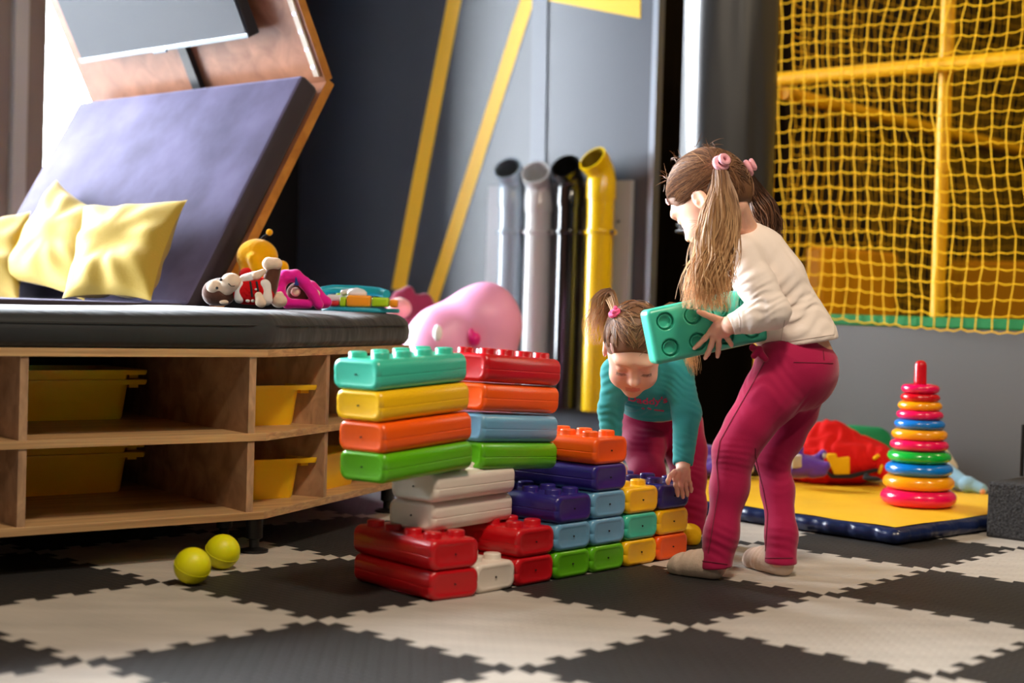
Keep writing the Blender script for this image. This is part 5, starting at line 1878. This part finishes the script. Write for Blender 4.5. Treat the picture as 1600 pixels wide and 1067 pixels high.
_pL = (pL - Vector((0, 0, CAMH)))
dnL = (pL - hd1.p(-.012, .036, 0)).normalized()
tail(girl, [pL - dnL * .004, D(1127, 292, 3.375), D(1127, 330, 3.355), D(1118, 385, 3.345), D(1109, 430, 3.345), D(1104, 486, 3.350)], [.012, .026, .037, .045, .045, .040], [.012, .020, .024, .024, .020, .014], (1, 0, 0), (0, 1, 0), 640, .0013, ragged=.10, wave=.014)
dnR = (pR - hd1.p(-.012, .036, 0)).normalized()
tail(girl, [pR - dnR * .004, D(1180, 300, 3.60), D(1194, 325, 3.61), D(1204, 352, 3.62), D(1207, 385, 3.63)], [.010, .022, .028, .026, .016], [.010, .018, .022, .02, .012], (1, 0, .35), (0, 1, 0), 260, .0012, mats=[HAIR[0], HAIR[2], HAIR[2]])
for p_, d_ in ((pL, dnL), (pR, dnR)):
    q = MB(); q.torus(p_ + d_ * .006, .0135, .0068, 1, 24, 10, d_); 
    q.torus(p_ + d_ * .010 + Vector((.006, -.004, .006)), .010, .0055, 1, 20, 8, (d_ + Vector((.4, -.3, .2))).normalized())
    q.build('hair_tie', M['tie_p'], girl)
c1, c2 = hd1.dirpt((.80, .38, .52), .004), hd1.dirpt((.80, .18, .60), .004)
q = MB(); q.tube([c1, (c1 + c2) / 2 + hd1.f * .001, c2], [.0022, .0036, .0024], 8); q.build('hair_clip', M['clip'], girl)
flyaway(girl, [hd1.dirpt(d, .002) for d in ( (.5, .8, .3), (0, .95, .2), (-.5, .85, .3), (-.8, .5, .3))], 70, .035, cen=hd1.C)
flyaway(girl, [D(x, y, 3.35) for x, y in ((1098, 400), (1090, 430), (1092, 460), (1120, 450), (1104, 350))], 70, .06, .5, TAIL)

# ------------------------------------------------------------------ the toddler
tod = empty('person', (.34, 3.93, 0), 'toddler in turquoise shirt and crimson trousers bending over the block wall', 'person')
hd2 = Head(D(991, 547, 3.70), (-.06, -1, 0), math.radians(43), .97, roll=.02)
S = SDF((.12, 3.54, -.01), (.60, 4.16, .76), .0024)
hd2.build(S)
S.cone(A(hd2.p(-.035, -.045, 0)), pg(1004, 574, 3.83), .033, .034, .02)
fx = ((1, 0, 0), 1.35)
S.chain([pg(1004, 574, 3.83), pg(1010, 596, 3.88), pg(1024, 628, 3.97), pg(1032, 655, 4.05)], [.034, .046, .052, .062], .03, flat=fx)
sL, eL, wL = pg(1058, 582, 3.815), pg(1073, 645, 3.77), pg(1067, 724, 3.695)
sR, eR, wR = pg(964, 582, 3.815), pg(954, 640, 3.79), pg(955, 700, 3.755)
S.cone(pg(1030, 582, 3.83), sL, .03, .028, .02).chain([sL, eL, wL], [.028, .025, .0165], .012)
S.cone(pg(985, 582, 3.83), sR, .03, .028, .02).chain([sR, eR, wR], [.028, .025, .0165], .012)
lgL = [(1062, 664, 4.04), (1072, 705, 4.00), (1076, 745, 3.97), (1080, 790, 3.955), (1082, 832, 3.94)]
lgR = [(1002, 662, 4.02), (1006, 700, 3.96), (1012, 742, 3.90), (1008, 790, 3.94), (1004, 836, 3.99)]
rl2 = [.064, .053, .044, .038, .035]
for lg in (lgL, lgR): S.chain([pg(*q) for q in lg], [r - .014 for r in rl2], .02)
h2L, t2L = (.482, 3.955, 0), (.478, 3.868, 0)
h2R, t2R = (.345, 3.99, 0), (.325, 3.905, 0)
foot(S, h2L, t2L, pg(1081, 825, 3.945), sc=.85); foot(S, h2R, t2R, pg(1004, 825, 3.985), sc=.85)
# hand draped over the indigo block's front edge
fy = lambda x: 3.60 + (x - 1042) / 36 * .092     # block face depth under pixel column x
hf = lambda x, y, off: A(D(x, y, fy(x) - off))
S.cone(wL, hf(1066, 737, .000), .0165, .0150, .010)
S.cone(hf(1059, 738, .002), hf(1055, 747, .009), .0105, .0085, .010).cone(hf(1066, 737, .002), hf(1065, 749, .012), .0115, .0090, .010).cone(hf(1072, 737, .002), hf(1074, 748, .010), .0105, .0085, .010)
finger(S, [hf(1054, 737, .006), hf(1047, 744, .006), hf(1044, 751, .007), hf(1044, 755, .007)], .0068, .0050)
finger(S, [hf(1057, 745, .010), hf(1056, 757, .011), hf(1058, 768, .008), hf(1059, 774, .0065)], .0064, .0046)
finger(S, [hf(1063, 747, .012), hf(1064, 760, .012), hf(1066, 771, .008), hf(1067, 777, .0065)], .0066, .0047)
finger(S, [hf(1069, 747, .012), hf(1071, 759, .012), hf(1073, 769, .008), hf(1074, 774, .0065)], .0064, .0046)
finger(S, [hf(1075, 746, .010), hf(1078, 755, .010), hf(1080, 764, .007), hf(1080, 768, .0065)], .0058, .0042)
# other hand behind the orange block
wb = A(wR); tgt = pg(957, 722, 3.74)
S.cone(wb, tgt, .0165, .0145, .01)
for dx in (-12, -4, 4, 12):
    finger(S, [pg(957 + dx * .7, 728, 3.735), pg(957 + dx, 740, 3.725), pg(957 + dx, 750, 3.722)], .0063, .0046)
finger(S, [pg(968, 722, 3.735), pg(976, 732, 3.725), pg(978, 740, 3.72)], .0066, .0048)
body2 = S.mesh('body', M['skin'], tod)
hd2.lips(body2, ORG[tod.name])
hd2.face_hair(tod)
# shirt
S = SDF((.16, 3.62, .22), (.58, 4.16, .60), .0026)
spn = [pg(1004, 574, 3.835), pg(1010, 594, 3.88), pg(1022, 624, 3.96), pg(1030, 650, 4.04)]
S.chain(spn, [.044, .060, .068, .072], .035, flat=fx)
S.cone(pg(1030, 584, 3.84), sL, .046, .040, .025).cone(pg(985, 584, 3.84), sR, .046, .040, .025)
S.chain([sL, eL, wL + (eL - wL) * .04], [.040, .0355, .0255], .014)
S.chain([sR, eR, wR], [.038, .031, .026], .014)
# front of the shirt hanging down
S.cone(pg(1004, 604, 3.83), pg(1022, 634, 3.90), .040, .040, .03, flat=((1, 0, 0), 1.9))
sd_ = spn[-1] - spn[0]
S.folds(pg(1068, 600, 3.77), (.6, 0, 1), .016, 0.00161, .045, 1.5, 21)
S.folds(pg(1072, 640, 3.73), (.3, 0, 1), .018, 0.00149, .045, 1.5, 22)
S.folds(pg(1068, 700, 3.69), (.2, 0, 1), .016, 0.00124, .04, 1.5, 23)
S.folds(pg(955, 600, 3.77), (-.6, 0, 1), .018, 0.00149, .05, 1.5, 24)
S.folds(pg(952, 650, 3.76), (.1, 0, 1), .018, 0.00149, .05, 1.5, 25)
S.folds(pg(1010, 628, 3.85), (.7, 0, 1), .030, 0.00174, .06, 1.5, 26)
S.cut(pg(1022, 644, 3.93), tuple(A((.04, .55, -1.0))), .006)
S.ell(A(hd2.p(-.03, -.085, 0)), (.040, .040, .038), None, .006, 's')
cw = wL - eL; cw /= np.linalg.norm(cw)
S.ell(wL + cw * .024, (.034, .030, .025), None, .003, 's')
shirt2 = S.mesh('shirt', M['shirt_t'], tod)
bv = bvh_of(shirt2)
# printed lettering
def printed(name, txt, x0, y0, x1, y1, hpx, m, parent, bv):
    fc = bpy.data.curves.new('print', 'FONT')
    fc.body = txt
    fc.size = 1.0
    fc.offset = .022
    fc.resolution_u = 3
    to = bpy.data.objects.new('print', fc)
    scene.collection.objects.link(to)
    dg = bpy.context.evaluated_depsgraph_get()
    me = to.evaluated_get(dg).to_mesh()
    vs = [v.co.copy() for v in me.vertices]; fs = [tuple(p.vertices) for p in me.polygons]
    bpy.data.objects.remove(to)
    bpy.data.curves.remove(fc)
    w = max(v.x for v in vs)
    q = MB(); pts = []
    for v in vs:
        t = v.x / w
        p = onto(bv, x0 + (x1 - x0) * t + 0.0 * v.y, y0 + (y1 - y0) * t + 5 * math.sin(math.pi * t) - v.y * hpx, .0012)
        pts.append(p if p is not None else Vector((0, 0, -9)))
    ok = [f for f in fs if all(pts[i].z > -5 for i in f)]
    if ok:
        q.add([p if p.z > -5 else pts[ok[0][0]] for p in pts], ok)
        q.build(name, m, parent, smooth=0)
M['print'] = mat('pink_print', (228, 62, 112), .7)
printed('printed_lettering', "Daddy's", 980, 624, 1043, 628, 14, M['print'], tod, bv)
q = MB()
for pts in ([(1003, 637), (1008, 639)], [(1012, 637), (1018, 639.5)], [(1022, 640), (1040, 642)]):
    l = onto_line(bv, pts, 6, .0006)
    if len(l) > 2: q.tube(l, .0022, 6)
if q.v: q.build('printed_marks', M['print'], tod)
# trousers
S = SDF((.14, 3.78, .02), (.58, 4.18, .46), .0027)
S.cone(pg(1022, 624, 3.965), pg(1032, 664, 4.05), .056, .078, .03, flat=((1, 0, 0), 1.22))
for lg in (lgL, lgR): S.chain([pg(*q) for q in lg], rl2, .02)
S.folds(pg(1004, 672, 3.92), (.3, 0, 1), .018, 0.00118, .05, 1.5, 31)
S.folds(pg(1070, 740, 3.93), (.2, 0, 1), .018, 0.00109, .05, 1.5, 32)
S.folds(pg(1080, 800, 3.91), (.2, 0, 1), .018, 0.00101, .05, 1.5, 33)
S.cutnear(pg(1082, 834, 3.94), (0, 0, -1), (.05, .07, .045))
S.cutnear(pg(1004, 838, 3.99), (0, 0, -1), (.05, .07, .045))
S.mesh('trousers', M['pants'], tod)
for (h, t, an) in ((h2L, t2L, pg(1081, 822, 3.945)), (h2R, t2R, pg(1004, 822, 3.985))):
    lo = np.minimum(np.minimum(A(h), A(t)), an) - .06; hi = np.maximum(np.maximum(A(h), A(t)), an) + .06
    lo[2] = -.012
    S = SDF(lo, hi, .0024); foot(S, h, t, an, .0045, sc=.85); S.cut((0, 0, .0012), (0, 0, -1), .002)
    S.mesh('sock', M['sock_y'], tod)
# hair: parted in the middle, two pigtails
hd2.cap(tod)
tl2, tr2 = A((-.10, .72, -.66)), A((-.10, .72, .66))
st = [(.84, .50, -.08), (.80, .48, -.30), (.70, .35, -.6), (.45, .10, -.85), (.2, -.05, -.98)]
st2 = [(x, y, -z) for x, y, z in st]
pm = [(.8, .6, -.03), (.5, .86, -.03), (.15, .98, -.03), (-.3, .95, -.03)]
pm2 = [(x, y, -z) for x, y, z in pm]
hd2.strands(tod, st + pm + pm, tl2, 480, .0011, .035)
hd2.strands(tod, st2 + pm2 + pm2, tr2, 480, .0011, .035)
hd2.strands(tod, [(-.8, .5, -.2), (-.95, 0, -.2), (-.6, -.4, -.6)], tl2, 160, .0011, .1)
hd2.strands(tod, [(-.8, .5, .2), (-.95, 0, .2), (-.6, -.4, .6)], tr2, 160, .0011, .1)
a1, a2 = hd2.dirpt(tl2, .003), hd2.dirpt(tr2, .003)
dd1, dd2 = (a1 - hd2.C).normalized(), (a2 - hd2.C).normalized()
tail(tod, [a1 - dd1 * .006, D(953, 462, 3.74), D(941, 476, 3.74), D(934, 500, 3.74), D(929, 540, 3.75)], [.007, .018, .026, .026, .022], [.007, .014, .02, .02, .016], (1, 0, .5), (0, 1, 0), 230, .0008, wave=.010, mats=[TAIL[1], TAIL[1], TAIL[0]], ragged=.2, core=False)
tail(tod, [a2 - dd2 * .006, D(1050, 480, 3.76), D(1068, 510, 3.77), D(1080, 550, 3.775), D(1084, 588, 3.78)], [.007, .014, .018, .016, .010], [.007, .012, .015, .014, .010], (1, 0, .3), (0, 1, 0), 150, .0010, wave=.004, mats=[TAIL[1], TAIL[1], TAIL[0]], ragged=.2, core=False)
for a_, d_ in ((a1, dd1), (a2, dd2)):
    q = MB(); q.torus(a_ + d_ * .003, .0105, .0058, 1, 24, 10, d_)
    for k in range(5):
        b = rng.normal(size=3) * .006
        q.ball(a_ + d_ * .004 + Vector(b) + Vector((0, -.006, 0)), .0055, 10, 6)
    q.build('hair_tie', M['tie_h'], tod)
c1, c2 = hd2.dirpt((.72, .10, -.66), .004), hd2.dirpt((.55, .30, -.72), .004)
q = MB(); q.tube([c1, (c1 + c2) / 2 + hd2.f * .002, c2], [.0018, .0034, .0018], 8); q.build('hair_clip', M['clip'], tod)
flyaway(tod, [hd2.dirpt(d, .002) for d in ((.5, .85, .2), (.5, .85, -.2), (0, .95, .3), (0, .95, -.3), (.8, .4, .4))], 70, .03, cen=hd2.C)
